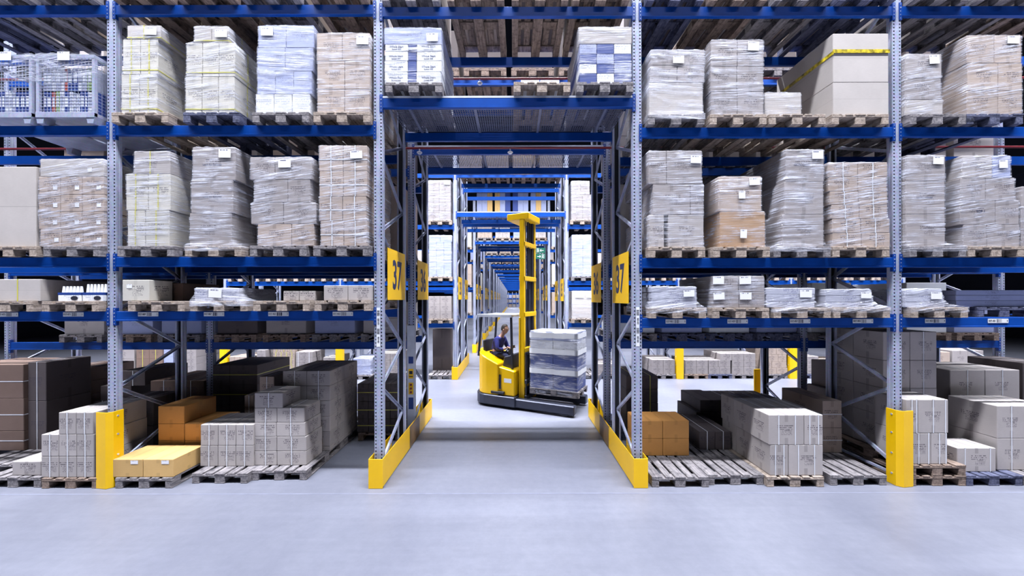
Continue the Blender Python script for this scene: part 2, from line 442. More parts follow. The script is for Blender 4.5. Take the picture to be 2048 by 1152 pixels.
# ------------------------------------------------------------------ crossbeams
def beam_mesh(L, h=.14, lip=False):
    yb = 0.0
    prof = [(-.006, -h), (.044, -h), (.044, 0), (.0, 0), (-.004, -.004), (-.004, -h+.022), (-.010, -h+.018), (-.010, -h+.002)]
    return MB().prism(prof, -L/2, L/2).mesh('crossbeam', M['beam'], 0)
def conn_mesh(s):
    mb = MB(); mb.box(-.020, .020, -.012, -.006, -.20, .05).box(s*.020 - .002, s*.020 + .002, -.012, .03, -.20, .05)
    for i in range(5):
        z = -.175 + .05*i; mb.tube((0, -.012, z), (0, -.018 if i == 3 else -.015, z), .0075 if i == 3 else .006, 8, m=1)
    return mb.mesh('end_connector', [M['connector'], M['bolt']])
CONN = {1: conn_mesh(1), -1: conn_mesh(-1)}
BCACHE = {}
def beam(x0, x1, y, ztop, label, rear=False, h=.14, detail=True, lip=False):
    """beam between post centres x0 and x1 whose front face stands at y; rear beams face the other way"""
    L = x1 - x0 - .132
    k = (round(L, 3), h, detail, lip)
    xm = (x0 + x1) / 2
    loc = (xm, y, ztop); rot = (0, 0, math.pi if rear else 0)
    if k in BCACHE: return dup(BCACHE[k], loc, label, rot=rot)
    t = thing('rack_crossbar', label, 'rack beam', loc, rot, 'blue crossbeams of the pallet racking')
    obj('box_section', beam_mesh(L, h), t)
    if detail:
        for s in (-1, 1): obj('end_connector', CONN[-s], t, (s*(L/2 + .020), .004, 0))
    if lip: obj('top_strip', MB().box(-L/2, L/2, -.006, .05, 0.0005, .028).mesh('top_strip', M['galv_light']), t)
    BCACHE[k] = t
    return t
BAYS = {0: ('outermost left bay', 0, 1), 1: ('far left bay', 1, 2), 2: ('left bay', 2, 3), 3: ('tunnel bay', 3, 4), 4: ('right bay', 4, 5), 5: ('far right bay', 5, 6), 6: ('outermost right bay', 6, 7)}
LEV_L = {'first': 2.485, 'second': 3.262, 'third': 5.145, 'fourth': 6.87}
LEV_R = {'first': 2.372, 'second': 3.232, 'third': 5.10, 'fourth': 6.83}
LEV_C = {'tunnel': 5.53, 'fourth': 6.835}
LEV_B = {'first': 1.85, 'second': 3.25, 'third': 5.12, 'fourth': 6.83}
FRONT_BEAMS = {}
def rack_levels(ui, row, b):
    if b == 3: return LEV_C
    if ui == 0 and row == 0: return LEV_L if b < 3 else LEV_R
    return LEV_B
for ui, uy in enumerate(UNIT_Y):
    bays = [1, 2, 3, 4, 5] if ui == 0 else [1, 2, 3, 4, 5, 6] if ui == 1 else [3]
    for row in (0, 1):
        if ui == len(UNIT_Y) - 1 and row == 1: continue
        for b in bays:
            nm, i, j = BAYS[b]
            if ui == 1 and row == 1 and b != 3: continue
            for lev, z in rack_levels(ui, row, b).items():
                if ui >= 6 and lev == 'fourth': continue
                if ui == 1 and b in (1, 5, 6) and lev in ('third', 'fourth'): continue
                for rear in (False, True):
                    if ui == 1 and b != 3 and rear: continue
                    if ui >= 2 and rear and row == 0: continue
                    y = uy + row*ROW_B + (FRAME_D if rear else 0)
                    where = f"{'back' if rear else 'front'} of {'front' if row == 0 else 'rear'} row, {ORD[ui]} rack"
                    lab = f"blue beam at the {lev} level, {nm}, {where}" if lev != 'tunnel' else f"blue lintel beam over the drive-through, {where}"
                    o = beam(COLX[i], COLX[j], y, z, lab, rear, detail=(ui < 3), lip=(lev == 'tunnel' and not rear and ui < 4))
                    if ui == 0 and row == 0 and not rear: FRONT_BEAMS[(b, lev)] = o
# side-bay stubs of the farther racks, seen through the tunnel
for ui in (2, 3, 4):
    for b in (2, 4):
        nm, i, j = BAYS[b]
        for lev in ('first', 'second', 'third'):
            beam(COLX[i], COLX[j], UNIT_Y[ui], LEV_B[lev], f"blue beam at the {lev} level, {nm}, front of the {ORD[ui]} rack", detail=False)

# location labels on the first-level beams
def bin_label(px, y, z, body, n):
    b = 2 if 240 < px < 750 else 1 if px < 240 else 4 if px < 1790 else 5
    bo = FRONT_BEAMS[(b, 'first')]
    x = PX(px, 0.1) - bo.location.x; zz = z - bo.location.z
    pl = MB().box(-.145, .145, -.0120, -.0085, -.030, .030)
    pl.quad((-.145, -.0123, -.030), (.145, -.0123, -.030), (.145, -.0123, .030), (-.145, -.0123, .030), 1, [(0,0),(1,0),(1,1),(0,1)])
    o = obj('location_label', pl.mesh('location_label', [M['white'], M['bars']]), bo, (x, 0, zz))
    obj('lettering', text_mesh(body, .040, M['black'], sx=.78, align='LEFT'), o, (-.138, -.0135, 0), (R(90), 0, 0))
    obj('lettering', text_mesh(n, .036, M['navy'], sx=.8), o, (.128, -.0135, 0), (R(90), 0, 0))
for px, body, n in ((14, '037-473', '1'), (145, '037-471', '1'), (295, '037-469', '1'), (427, '037-467', '1'), (556, '037-465', '2'), (685, '037-463', '3')):
    bin_label(px, 0, LEV_L['first'] - .042, body, n)
for px, body, n in ((1352, '037-461', '5'), (1476, '037-459', '4'), (1601, '037-457', '3'), (1727, '037-455', '3'), (1872, '037-453', '4'), (1998, '037-451', '5')):
    bin_label(px, 0, LEV_R['first'] - .048, body, n)

# vertical barcode strips on the tunnel posts
for c, side in ((3, -1), (4, 1)):
    f = TFRAMES[(0, 0, c)]
    z0, z1 = 1.97, 2.53
    mb = MB().box(-.025, .025, -.0095, -.0072, z0, z1)
    o = obj('location_strip', mb.mesh('location_strip', M['white']), f)
    for k, zc in enumerate((z0 + .10, z0 + .36)):
        obj('lettering', text_mesh('037-4' + ('71' if k else '61'), .034, M['black'], sx=.8), o, (0, -.0105, zc), (R(90), R(90), 0))
        bb = MB()
        for i in range(9): bb.box(-.019, .019, -.0105, -.0096, zc + .085 + i*.009, zc + .085 + i*.009 + random.choice((.003, .005)))
        obj('barcode', bb.mesh('barcode', M['black']), o)

# ------------------------------------------------------------------ mesh decks over the tunnel
def deck(x0, x1, y0, y1, z, label, px=.036, py=.05):
    mb = MB(); r = .0045
    n = int((x1 - x0) / px)
    for i in range(n + 1):
        x = x0 + (x1-x0)*i/n; mb.box(x-r, x+r, y0, y1, z, z+.007)
    m = int((y1 - y0) / py)
    for i in range(m + 1):
        y = y0 + (y1-y0)*i/m; mb.box(x0, x1, y-r, y+r, z-.006, z)
    t = thing('mesh_deck', label, 'mesh deck', ((x0+x1)/2, (y0+y1)/2, z), group='wire mesh decks over the drive-through')
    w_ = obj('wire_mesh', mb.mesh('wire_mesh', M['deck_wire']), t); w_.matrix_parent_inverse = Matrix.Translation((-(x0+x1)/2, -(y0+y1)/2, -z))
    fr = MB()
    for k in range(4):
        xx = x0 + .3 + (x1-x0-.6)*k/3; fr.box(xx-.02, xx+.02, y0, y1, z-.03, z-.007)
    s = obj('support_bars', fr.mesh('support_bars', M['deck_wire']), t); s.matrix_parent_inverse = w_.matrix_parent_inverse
for ui in (0, 1):
    for row in (0, 1):
        y = UNIT_Y[ui] + row*ROW_B
        deck(-1.86, 1.71, y + .055, y + FRAME_D - .055, 5.550, f"wire mesh deck over the drive-through, {'front' if row == 0 else 'rear'} row of the {ORD[ui]} rack",
             .036 if ui == 0 else .07, .05 if ui == 0 else .09)

# ------------------------------------------------------------------ sprinkler pipes in the gap between rows
for z, nm in ((5.40, 'below the tunnel deck'), (6.66, 'above the tunnel goods')):
    t = thing('sprinkler_pipe', f'dark red sprinkler pipe in the gap between rack rows, {nm}', 'pipe', (0, 1.52, z))
    obj('pipe', MB().tube((-13, 0, 0), (13, 0, 0), .02, 12).mesh('pipe', M['pipe'], smooth=True), t)
    for x in (-1.7, -0.05, 1.9) if z < 6 else (-4.2, -1.45, -.6, 2.6):
        h = MB().tube((x, 0, -.015), (x, 0, -.07), .012, 8).tube((x, 0, -.07), (x, 0, -.085), .045, 14, .05).tube((x, 0, -.10), (x, 0, -.105), .03, 12)
        obj('sprinkler_head', h.mesh('sprinkler_head', M['bolt']), t)

# ------------------------------------------------------------------ yellow guards
def tunnel_guard(x, y, L, label, mirror, brown=True):
    t = thing('tunnel_guard_rail', label, 'guard rail', (x, y, 0), group='yellow guard rails along the drive-through')
    s = -1 if mirror else 1     # +x of the inner plate for the left guard
    H = .415; th = .008; wd = .20
    obj('front_plate', MB().box(-wd/2, wd/2, 0, th, 0.003, H).mesh('front_plate', M['yellow'], .002), t)
    obj('inner_plate', MB().box(s*wd/2 - th if s > 0 else -wd/2, s*wd/2 if s > 0 else -wd/2 + th, th, L, .02, H).mesh('inner_plate', M['yellow'], .002), t)
    obj('outer_plate', MB().box(-s*wd/2 if s > 0 else wd/2 - th, -s*wd/2 + th if s > 0 else wd/2, th, .95, .02, H).mesh('outer_plate', M['yellow'], .002), t)
    obj('outer_plate', MB().box(-s*wd/2 if s > 0 else wd/2 - th, -s*wd/2 + th if s > 0 else wd/2, L - .95, L, .02, H).mesh('outer_plate', M['yellow'], .002), t)
    obj('end_plate', MB().box(-wd/2, wd/2, L, L + th, .003, H).mesh('end_plate', M['yellow'], .002), t)
    obj('cross_tie', MB().box(-wd/2 + th, wd/2 - th, .93, .945, .02, .09).mesh('cross_tie', M['yellow']), t)
    return t
M['ghost_brown'] = m_plain('truck_ghost_brown', (0.22, 0.13, 0.055), .5, 0, .5, 3)
for ui, uy in enumerate(UNIT_Y[:-1]):
    for s, c, nm in ((-1, 3, 'left'), (1, 4, 'right')):
        lab = f"long yellow floor guard along the {nm} side of the drive-through in the {ORD[ui]} rack"
        if ui == 0:
            g = tunnel_guard(COLX[c], uy - .125, 3.06, lab, s > 0)
            if s < 0: G_L = g
            else: G_R = g
        else: dup(G_L if s < 0 else G_R, (COLX[c], uy - .125, 0), lab)
# added brown panel for the passing truck's blurred ghost, between the rack rows
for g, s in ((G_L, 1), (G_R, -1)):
    obj('ghost_panel', MB().box(min(s*.101, s*.104), max(s*.101, s*.104), 1.32, 1.98, .03, .40).mesh('ghost_panel', M['ghost_brown']), g)

def column_guard(x, y, label, side):
    t = thing('column_guard', label, 'column guard', (x, y, 0), group='yellow column guards at the rack feet')
    H = 1.07; a = side
    prof = [(-.115*a, -.10), (.045*a, -.125), (.105*a, -.075), (.105*a, .06), (.095*a, .06), (.095*a, -.07), (.042*a, -.115), (-.105*a, -.09)]
    obj('folded_plate', MB().prism(prof, .004, H, 'z').mesh('folded_plate', M['yellow'], .001), t)
    for z in (.16, .45, .74, 1.0):
        obj('bolt', MB().tube((.105*a, -.02, z), (.113*a, -.02, z), .014, 8).mesh('bolt', M['bolt']), t)
    return t
cg_l = column_guard(COLX[2], .12, 'tall yellow guard at the outer left post, beside amber flat cartons', 1)
cg_r = column_guard(COLX[5], .12, 'tall yellow guard at the outer right post, beside the doubled pallet', -1)
for c in (1, 2, 5, 6, 7):
    dup(cg_l if c < 3 else cg_r, (COLX[c], UNIT_Y[1], 0), f"yellow column guard across the aisle at the {CNAMES[c]} column of the second rack")
dup(cg_r, (COLX[6], UNIT_Y[0] + ROW_B + FRAME_D + .04, 0), 'yellow column guard at the back of the far right column, first rack', rot=(0, 0, math.pi))
dup(cg_r, (COLX[5], UNIT_Y[0] + ROW_B + FRAME_D + .04, 0), 'yellow column guard at the back of the outer right column, first rack', rot=(0, 0, math.pi))

# ------------------------------------------------------------------ aisle number signs
def sign(x, y0, y1, z0, z1, num, label, face):
    """plate in the YZ plane; face=+1 looks to +x"""
    t = thing('aisle_number_sign', label, 'sign', (x, (y0+y1)/2, z0), group='yellow aisle number signs')
    w2 = (y1-y0)/2; h = z1-z0
    obj('plate', MB().box(-.003, .003, -w2, w2, 0, h).mesh('plate', M['yellow'], .001), t)
    for k in (-1, 1): obj('bracket', MB().box(-face*.05 - .01, -face*.05 + .01, k*w2*.8 - .02, k*w2*.8 + .02, .1, .16).box(min(-face*.05, 0), max(-face*.05, 0), k*w2*.8-.008, k*w2*.8+.008, .12, .14).mesh('bracket', M['galv']), t)
    tm = text_mesh(num, .62, M['navy'], extrude=.001, sx=.72, bold=.014)
    obj('lettering', tm, t, (face*.0045, 0, h*.47), (R(90), 0, R(90 if face > 0 else -90)))
    return t
num = 37
for ui, uy in enumerate(UNIT_Y):
    for row in (0, 1):
        if num < 1 or (ui == len(UNIT_Y)-1 and row == 1): continue
        if ui < 8:
            y0 = uy + row*ROW_B + .12
            sign(-1.84, y0, y0 + .84, 2.64, 3.41, str(num), f"yellow sign reading {num} on the left side of the drive-through", 1)
            sign(1.69, y0, y0 + .84, 2.58, 3.35, str(num), f"yellow sign reading {num} on the right side of the drive-through", -1)
        num -= 1

# control panel cover on the left rear-row post
f = TFRAMES[(0, 1, 3)]
cp = obj('cover_panel', MB().box(-.075, .075, -.028, -.012, .12, 2.16).mesh('cover_panel', M['galv_light'], .003), f)
for z0, z1, m in ((1.44, 1.57, 'sticker_blue'), (1.16, 1.34, 'yellow'), (.86, 1.08, 'yellow'), (.58, .80, 'sticker_blue')):
    obj('sticker', MB().box(-.045, .045, -.031, -.0285, z0, z1).mesh('sticker', M[m]), cp)
for z in (.90, .97, 1.04): obj('button', MB().tube((0, -.031, z), (0, -.040, z), .022, 12).mesh('button', M['pipe']), cp)
obj('sticker_print', MB().box(-.03, .03, -.0325, -.0315, 1.24, 1.30).box(-.035, .035, -.0325, -.0315, 1.19, 1.205).mesh('sticker_print', M['black']), cp)

# emergency exit signs
def exit_sign(x, y, z, left, label):
    t = thing('exit_sign', label, 'sign', (x, y, z))
    obj('board', MB().box(-.24, .24, 0, .02, -.13, .13).mesh('board', M['green'], .003), t)
    mb = MB(); s = -1 if left else 1
    ax = -s * -.10 if False else (.08 if left else -.08)
    mb.box(ax-.08, ax+.08, -.004, 0, -.012, .012)
    tip = ax + s*.10
    mb.obox((tip, -.002, 0), (tip - s*.06, -.002, .06), .004, .022, (0, 1, 0)).obox((tip, -.002, 0), (tip - s*.06, -.002, -.06), .004, .022, (0, 1, 0))
    obj('arrow', mb.mesh('arrow', M['white']), t)
    rx = -.13 if left else .13; m2 = MB()
    m2.tube((rx, -.004, .07), (rx, 0, .07), .018, 10)
    m2.obox((rx, -.002, .045), (rx - s*.02, -.002, -.02), .004, .03, (0, 1, 0)).obox((rx - s*.02, -.002, -.02), (rx + s*.03, -.002, -.05), .004, .018, (0, 1, 0))
    m2.obox((rx + s*.03, -.002, -.05), (rx + s*.01, -.002, -.09), .004, .016, (0, 1, 0)).obox((rx - s*.02, -.002, -.02), (rx - s*.06, -.002, -.08), .004, .018, (0, 1, 0))
    m2.obox((rx, -.002, .04), (rx + s*.05, -.002, .015), .004, .014, (0, 1, 0)).obox((rx, -.002, .04), (rx - s*.05, -.002, .02), .004, .014, (0, 1, 0))
    for a, b in (((rx-.055, -.11), (rx-.055, .11)), ((rx+.055, -.11), (rx+.055, .11)), ((rx-.055, .11), (rx+.055, .11))):
        m2.obox((a[0], -.002, a[1]), (b[0], -.002, b[1]), .003, .006, (0, 1, 0))
    obj('pictogram', m2.mesh('pictogram', M['white']), t)
    for k in (-.2, .2): obj('hanger', MB().tube((k, .01, .13), (k, .01, .33 if left else .172), .004, 6).mesh('hanger', M['bolt']), t)
ye = UNIT_Y[2] - .035
exit_sign(PX(1081, ye), ye, PZ(501, ye), True, 'green running-man exit sign with arrow pointing left, upper of two')
exit_sign(PX(1081, ye), ye, PZ(513, ye), False, 'green running-man exit sign with arrow pointing right, lower of two')

# ------------------------------------------------------------------ pallets
def pallet_protos():
    out = {}
    for wn in ('light', 'mid', 'grey', 'dark'):
        wm = M['wood_' + wn]; t = []
        W, D = .80, 1.2
        mb = MB(); xs = [(-.40, -.255), (-.205, -.105), (-.0725, .0725), (.105, .205), (.255, .40)]
        for x0, x1 in xs:
            j = random.uniform(-.006, .006); mb.box(x0, x1, j, D + j, .122, .144)
        t.append(('deck_boards', mb.mesh('deck_boards', wm, .003)))
        mb = MB()
        for y in (0, .528, 1.055): mb.box(-.40, .40, y, y + .145, .100, .122)
        t.append(('cross_boards', mb.mesh('cross_boards', wm, .002)))
        for x in (-.35, 0, .35):
            mb = MB(); b2 = .0725 if x == 0 else .05
            for y in (0, .528, 1.055): mb.box(x - b2, x + b2, y + .002, y + .143, .022, .100)
            mb.box(x - b2, x + b2, .0, D, 0, .022)
            t.append(('runner', mb.mesh('runner', wm, .004)))
        out[wn] = t
    return out
PAL = pallet_protos(); PWOOD = {'light': 'pale', 'mid': 'brown', 'grey': 'weathered grey', 'dark': 'dark stained'}
PROTO = {}
def pallet(x, y, z, wn, label, rz=0, group='wooden pallets in the racking'):
    if wn in PROTO: return dup(PROTO[wn], (x, y, z + .0015), label, group, rot=(0, 0, R(rz)))
    t = thing('wooden_pallet', label, 'pallet', (x, y, z + .0015), (0, 0, R(rz)), group)
    for n_, me in PAL[wn]: obj(n_, me, t)
    PROTO[wn] = t
    return t

# ------------------------------------------------------------------ cartons
CC = {}
def carton_mesh(wx, dy, hz, mat, bev=.006):
    k = (math.floor(wx*1000)/1000, math.floor(dy*1000)/1000, math.floor(hz*1000)/1000, mat.name)
    if k in CC: return CC[k]
    wx, dy, hz = k[:3]
    bm = bmesh.new(); bmesh.ops.create_cube(bm, size=1)
    for v in bm.verts: v.co = Vector((v.co.x*wx, v.co.y*dy, (v.co.z + .5)*hz))
    bmesh.ops.bevel(bm, geom=list(bm.edges), offset=bev, segments=1, affect='EDGES')
    uv = bm.loops.layers.uv.new('UVMap'); u2 = bm.loops.layers.uv.new('norm')
    for f in bm.faces:
        nn = f.normal
        for l in f.loops:
            c = l.vert.co; z = c.z - hz/2
            if abs(nn.z) > .6: l[uv].uv = (c.x, c.y + 10); l[u2].uv = (c.x/wx + .5, c.y/dy + .5)
            elif abs(nn.y) >= abs(nn.x): l[uv].uv = (c.x if nn.y < 0 else -c.x, z); l[u2].uv = (c.x/wx + .5, z/hz + .5)
            else: l[uv].uv = (-c.y if nn.x < 0 else c.y, z); l[u2].uv = (c.y/dy + .5, z/hz + .5)
    me = bpy.data.meshes.new('carton'); bm.to_mesh(me); bm.free(); me.materials.append(mat)
    CC[k] = me
    return me
def strap_mesh(wx, dy, hz, kind, pos, mat):
    """band round the box: v = vertical loop at x=pos; h = level loop at z=pos; s = vertical loop across the sides at y=pos"""
    mb = MB(); e = .003; b = .007
    if kind == 'v':
        x = pos; a, c, d, g = -dy/2 - e, dy/2 + e, -e*.3, hz + e
        mb.box(x-b, x+b, a, a+.002, d, g).box(x-b, x+b, c-.002, c, d, g).box(x-b, x+b, a, c, g-.002, g)
    elif kind == 's':
        y = pos; a, c, g = -wx/2 - e, wx/2 + e, hz + e
        mb.box(a, a+.002, y-b, y+b, 0, g).box(c-.002, c, y-b, y+b, 0, g).box(a, c, y-b, y+b, g-.002, g)
    else:
        z = pos; a, c, d, g = -wx/2 - e, wx/2 + e, -dy/2 - e, dy/2 + e
        mb.box(a, c, d, d+.002, z-b, z+b).box(a, a+.002, d, g, z-b, z+b).box(c-.002, c, d, g, z-b, z+b)
    return mb.mesh('strap', mat)
def paper_mesh(wd, hg, mat='paper'):
    mb = MB().box(-wd/2, wd/2, -.0012, 0, -hg/2, hg/2)
    mb.quad((-wd/2, -.0018, -hg/2), (wd/2, -.0018, -hg/2), (wd/2, -.0018, hg/2), (-wd/2, -.0018, hg/2), 0, [(0,0),(1,0),(1,1),(0,1)])
    return mb.mesh('paper_label', M[mat])
def carton(x0, x1, y0, y1, z0, z1, colr, label, group, straps=(), smat='strap_white', rz=0, paper=None):
    wx, dy, hz = x1-x0-.004, y1-y0-.004, z1-z0-.002
    me = carton_mesh(wx, dy, max(hz, .03), CARD[colr])
    o = obj('carton', me, None, ((x0+x1)/2, (y0+y1)/2, z0 + .001), (0, 0, R(rz)))
    tag(o, label, 'box', group)
    for kind, fr in straps:
        L = {'v': wx, 'h': hz, 's': dy}[kind]
        pos = fr*L if kind == 'h' else (fr-.5)*L
        obj('strap', strap_mesh(wx, dy, hz, kind, pos, M[smat]), o)
    if paper:
        obj('paper_label', paper_mesh(paper[2], paper[3]), o, ((paper[0]-.5)*wx, -dy/2 - .001, paper[1]*hz))
    return o
ROWN = {1: ['only row'], 2: ['bottom row', 'top row'], 3: ['bottom row', 'middle row', 'top row']}
def rown(i, n):
    if n <= 3: return ROWN[n][i]
    return 'bottom row' if i == 0 else 'top row' if i == n-1 else f'{ORD[i]} row up'
def coln(j, n):
    return [''] if n == 1 else None
def colname(j, n):
    if n == 1: return 'one in the'
    if n == 2: return ('left of', 'right of')[j]
    if n == 3: return ('left of', 'centre of', 'right of')[j]
    return f'{ORD[j]} from left in'

def film_mesh(levels, D, y0, ridx, spread):
    """levels: list of (z, x0, x1) from the bottom up; a skin of film around the stack"""
    bm = bmesh.new(); rings = []; nx, ny = 14, 12
    rnd = random.Random(ridx*13 + 5)
    for li, (z, x0, x1, e) in enumerate(levels):
        ring = []
        X0, X1, Y0, Y1 = x0 - e, x1 + e, y0 - e, y0 + D + e
        pts = [(X0 + (X1-X0)*i/nx, Y0) for i in range(nx)] + [(X1, Y0 + (Y1-Y0)*i/ny) for i in range(ny)] + \
              [(X1 - (X1-X0)*i/nx, Y1) for i in range(nx)] + [(X0, Y1 - (Y1-Y0)*i/ny) for i in range(ny)]
        cx, cy = (X0+X1)/2, (Y0+Y1)/2
        for i, (px, py) in enumerate(pts):
            k = rnd.uniform(0, .005)
            corner = i in (0, nx, nx+ny, 2*nx+ny)
            dx = (1 if px >= X1-1e-6 else -1 if px <= X0+1e-6 else 0); dy = (1 if py >= Y1-1e-6 else -1 if py <= Y0+1e-6 else 0)
            kk = -.004 if corner else k
            ring.append(bm.verts.new((px + dx*kk, py + dy*kk, z + rnd.uniform(-.006, .006))))
        rings.append(ring)
    for a, b in zip(rings, rings[1:]):
        n = len(a)
        for i in range(n):
            f = bm.faces.new((a[i], a[(i+1) % n], b[(i+1) % n], b[i])); f.smooth = True
    me = bpy.data.meshes.new('stretch_film'); bm.to_mesh(me); bm.free()
    me.materials.append(FILM[ridx % 3]); return me

LN = [0]
def load(desc, rows, base=0.0, yf=.08, yp=.03, pal=None, wn='grey', D=1.05, nd=1, c='grey', film=None, straps=(), smat='strap_white',
         labels=(), flare=0.0, pdesc=None, straplast=None, npal=1, jit=.5, plab=None):
    """rows: (x_left, x_right, y_top, columns) in photo pixels at the depth of the front face, bottom first; built in metres"""
    LN[0] += 1
    if film is not None and c == 'grey': c = 'taupe'
    z = base
    if pal:
        for k in range(npal):
            pallet(PX((pal[0]+pal[1])/2, yp), yp, z, wn, f"{PWOOD[wn]} pallet{' (' + ('lower' if k == 0 else 'upper') + ' of two)' if npal > 1 else ''} under the {desc}", random.uniform(-.6, .6)*jit)
            z += .148
    levels = [(z + .002, PX(rows[0][0], yf), PX(rows[0][1], yf), .006)]
    if flare:
        xc = PX((pal[0]+pal[1])/2, yp); levels = [(z - .075, xc - .350, xc + .350, .060)]
    n = len(rows); lo = z
    if flare:
        levels.append((z + .004, levels[0][1], levels[0][2], .060))
        a_, b_ = PX(rows[0][0], yf), PX(rows[0][1], yf)
        levels.append((z + .045, a_ - flare*.55, b_ + flare*.55, .004))
    for i, row in enumerate(rows):
        x0, x1, yt, cols = row[:4]; colr = row[4] if len(row) > 4 else c
        X0, X1, z1 = PX(x0, yf), PX(x1, yf), PZ(yt, yf)
        if isinstance(cols, int): fr = [k/cols for k in range(cols+1)]
        else: fr = [0] + list(cols) + [1]
        nc = len(fr) - 1
        for d in range(nd):
            ya = yf + D*d/nd; yb = yf + D*(d+1)/nd
            for j in range(nc):
                cj = colr if isinstance(colr, str) else colr[j % len(colr)]
                if cj == '-': continue
                a, b = X0 + (X1-X0)*fr[j], X0 + (X1-X0)*fr[j+1]
                dep = '' if nd == 1 else ('front ', 'rear ')[d] if nd == 2 else ('front ', 'inner ', 'rear ')[d]
                lab = f"{dep}{CNAME[cj]} carton, {colname(j, nc)} {rown(i, n)}, {desc}"
                g = (i*7 + j*3 + d) % 5
                o = carton(a + .0015*(g % 2), b - .001*(g % 3), ya, yb, z, z1, cj, lab, f"cartons of the {desc}",
                           straps, smat, 0, plab)
        levels += [(z + (.012 if i or not flare else .09), X0, X1, .007), ((z + z1)/2 + (.03 if flare and not i else 0), X0, X1, .005), (z1 - .012, X0, X1, .007)]
        z = z1
    if film is not None:
        levels.append((z + .004, levels[-1][1] + .01, levels[-1][2] - .01, -.004))
        levels.append((z + .006, levels[-1][1] + .06, levels[-1][2] - .06, -.06))
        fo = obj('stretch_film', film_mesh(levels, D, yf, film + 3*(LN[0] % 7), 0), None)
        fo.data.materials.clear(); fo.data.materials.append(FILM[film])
        tag(fo, f"clear plastic wrap around the {desc}", 'plastic wrap', 'stretch film around pallet loads')
        for lx0, ly0, lx1, ly1 in labels:
            yy = yf - .0125
            obj('paper_label', paper_mesh(PX(lx1, yy)-PX(lx0, yy), PZ(ly0, yy)-PZ(ly1, yy)), fo, (PX((lx0+lx1)/2, yy), yy, PZ((ly0+ly1)/2, yy)), (0, R(random.uniform(-3, 3)), 0))
    return z

# ======================================================= third level
L3 = LEV_L['third']; R3 = LEV_R['third']; T3 = LEV_C['tunnel'] + .03
YS = (('h', .12), ('v', .25), ('v', .75))
load('capped yellow-strapped load by outer left post', [(243, 315, 147, (.5,)), (246, 317, 77, (.5,)), (255, 323, 49, 1, 'plain')], L3, pal=(219, 341), wn='light', nd=2, D=.8, c='cream', film=0,
     straps=(('h', .12), ('v', .5)), smat='strap_yellow', labels=((290, 53, 314, 68),))
load('yellow-strapped three-column load, third level of left bay', [(371, 470, 152, 3), (373, 471, 84, 3), (389, 459, 51, 2, 'plain')], L3, pal=(362, 484), wn='dark', nd=2, D=1.0, c='cream', film=1,
     straps=(('h', .12), ('s', .5)), smat='strap_yellow', labels=((431, 58, 455, 73),))
load('leaning bluish wrapped load, third level of left bay', [(512, 621, 187, 3, 'white'), (515, 624, 141, 3), (515, 627, 94, 2), (517, 629, 50, 2)], L3, pal=(503, 620), wn='grey', c='bluish', film=2,
     labels=((523, 54, 547, 70),))
load('six-carton load by the left tunnel post, third level', [(635, 740, 178, (.52,)), (635, 741, 121, (.52,)), (634, 741, 65, (.48,))], L3, pal=(625, 743), wn='light', c='kraft', film=0,
     labels=((714, 71, 738, 88),))
load('dark-capped white load over the tunnel', [(770, 883, 143, (.41, .56), ('white', 'blue', 'white')), (770, 884, 121, (.41, .56), ('white', 'blue', 'white')), (771, 884, 102, (.41, .56), ('white', 'blue', 'white')),
     (771, 884, 88, (.41, .56), ('white', 'blue', 'white')), (769, 884, 55, 1, 'bluish')], T3, pal=(770, 886), wn='grey', film=0, labels=((854, 66, 877, 82),))
pallet(PX(1085, .03), .03, T3, 'light', 'pale pallet with flat white packs in the middle over the tunnel', .5)
for k, (a, b) in enumerate(((1042, 1080), (1081, 1120))):
    o = carton(PX(a, .08), PX(b, .08), .08, .7, T3 + .148, T3 + .205, 'white', f"flat white pack lying on the pallet over the tunnel, {'left' if k == 0 else 'right'} one", 'flat packs over the tunnel', paper=(.3, .5, .09, .04))
load('blue-white load over the tunnel', [(1160, 1264, 147, 3, ('blue', 'white', 'blue')), (1160, 1264, 128, 3, ('white', 'blue', 'bluish')), (1160, 1264, 108, 3, ('blue', 'bluish', 'blue')), (1160, 1264, 88, 3, ('bluish', 'blue', 'white')), (1158, 1265, 54, 1, 'plain')], T3,
     pal=(1154, 1268), wn='grey', film=0)
load('white-wrapped third-level load by right tunnel post', [(1299, 1407, 166, 1, 'plain'), (1301, 1410, 131, 2), (1302, 1411, 100, 2)], R3, pal=(1296, 1411), wn='grey', c='grey', film=2, flare=.02,
     labels=((1347, 112, 1369, 127),))
load('tall six-carton load, third level of right bay', [(1423, 1528, 184, 2), (1422, 1528, 133, 2), (1423, 1529, 80, 2)], R3, pal=(1421, 1534), wn='light', c='grey', film=0, labels=((1497, 84, 1519, 102),))
load('low dark wrapped carton, third level of right bay', [(1530, 1604, 186, 1, 'plain')], R3, pal=(1537, 1655), wn='light', film=0, D=.8, yf=.12)
zt = load('huge plain carton with yellow strap, third level', [(1667, 1779, 166, 1), (1667, 1779, 68, 1)], R3, pal=(1662, 1782), wn='light', c='plain', D=1.1)
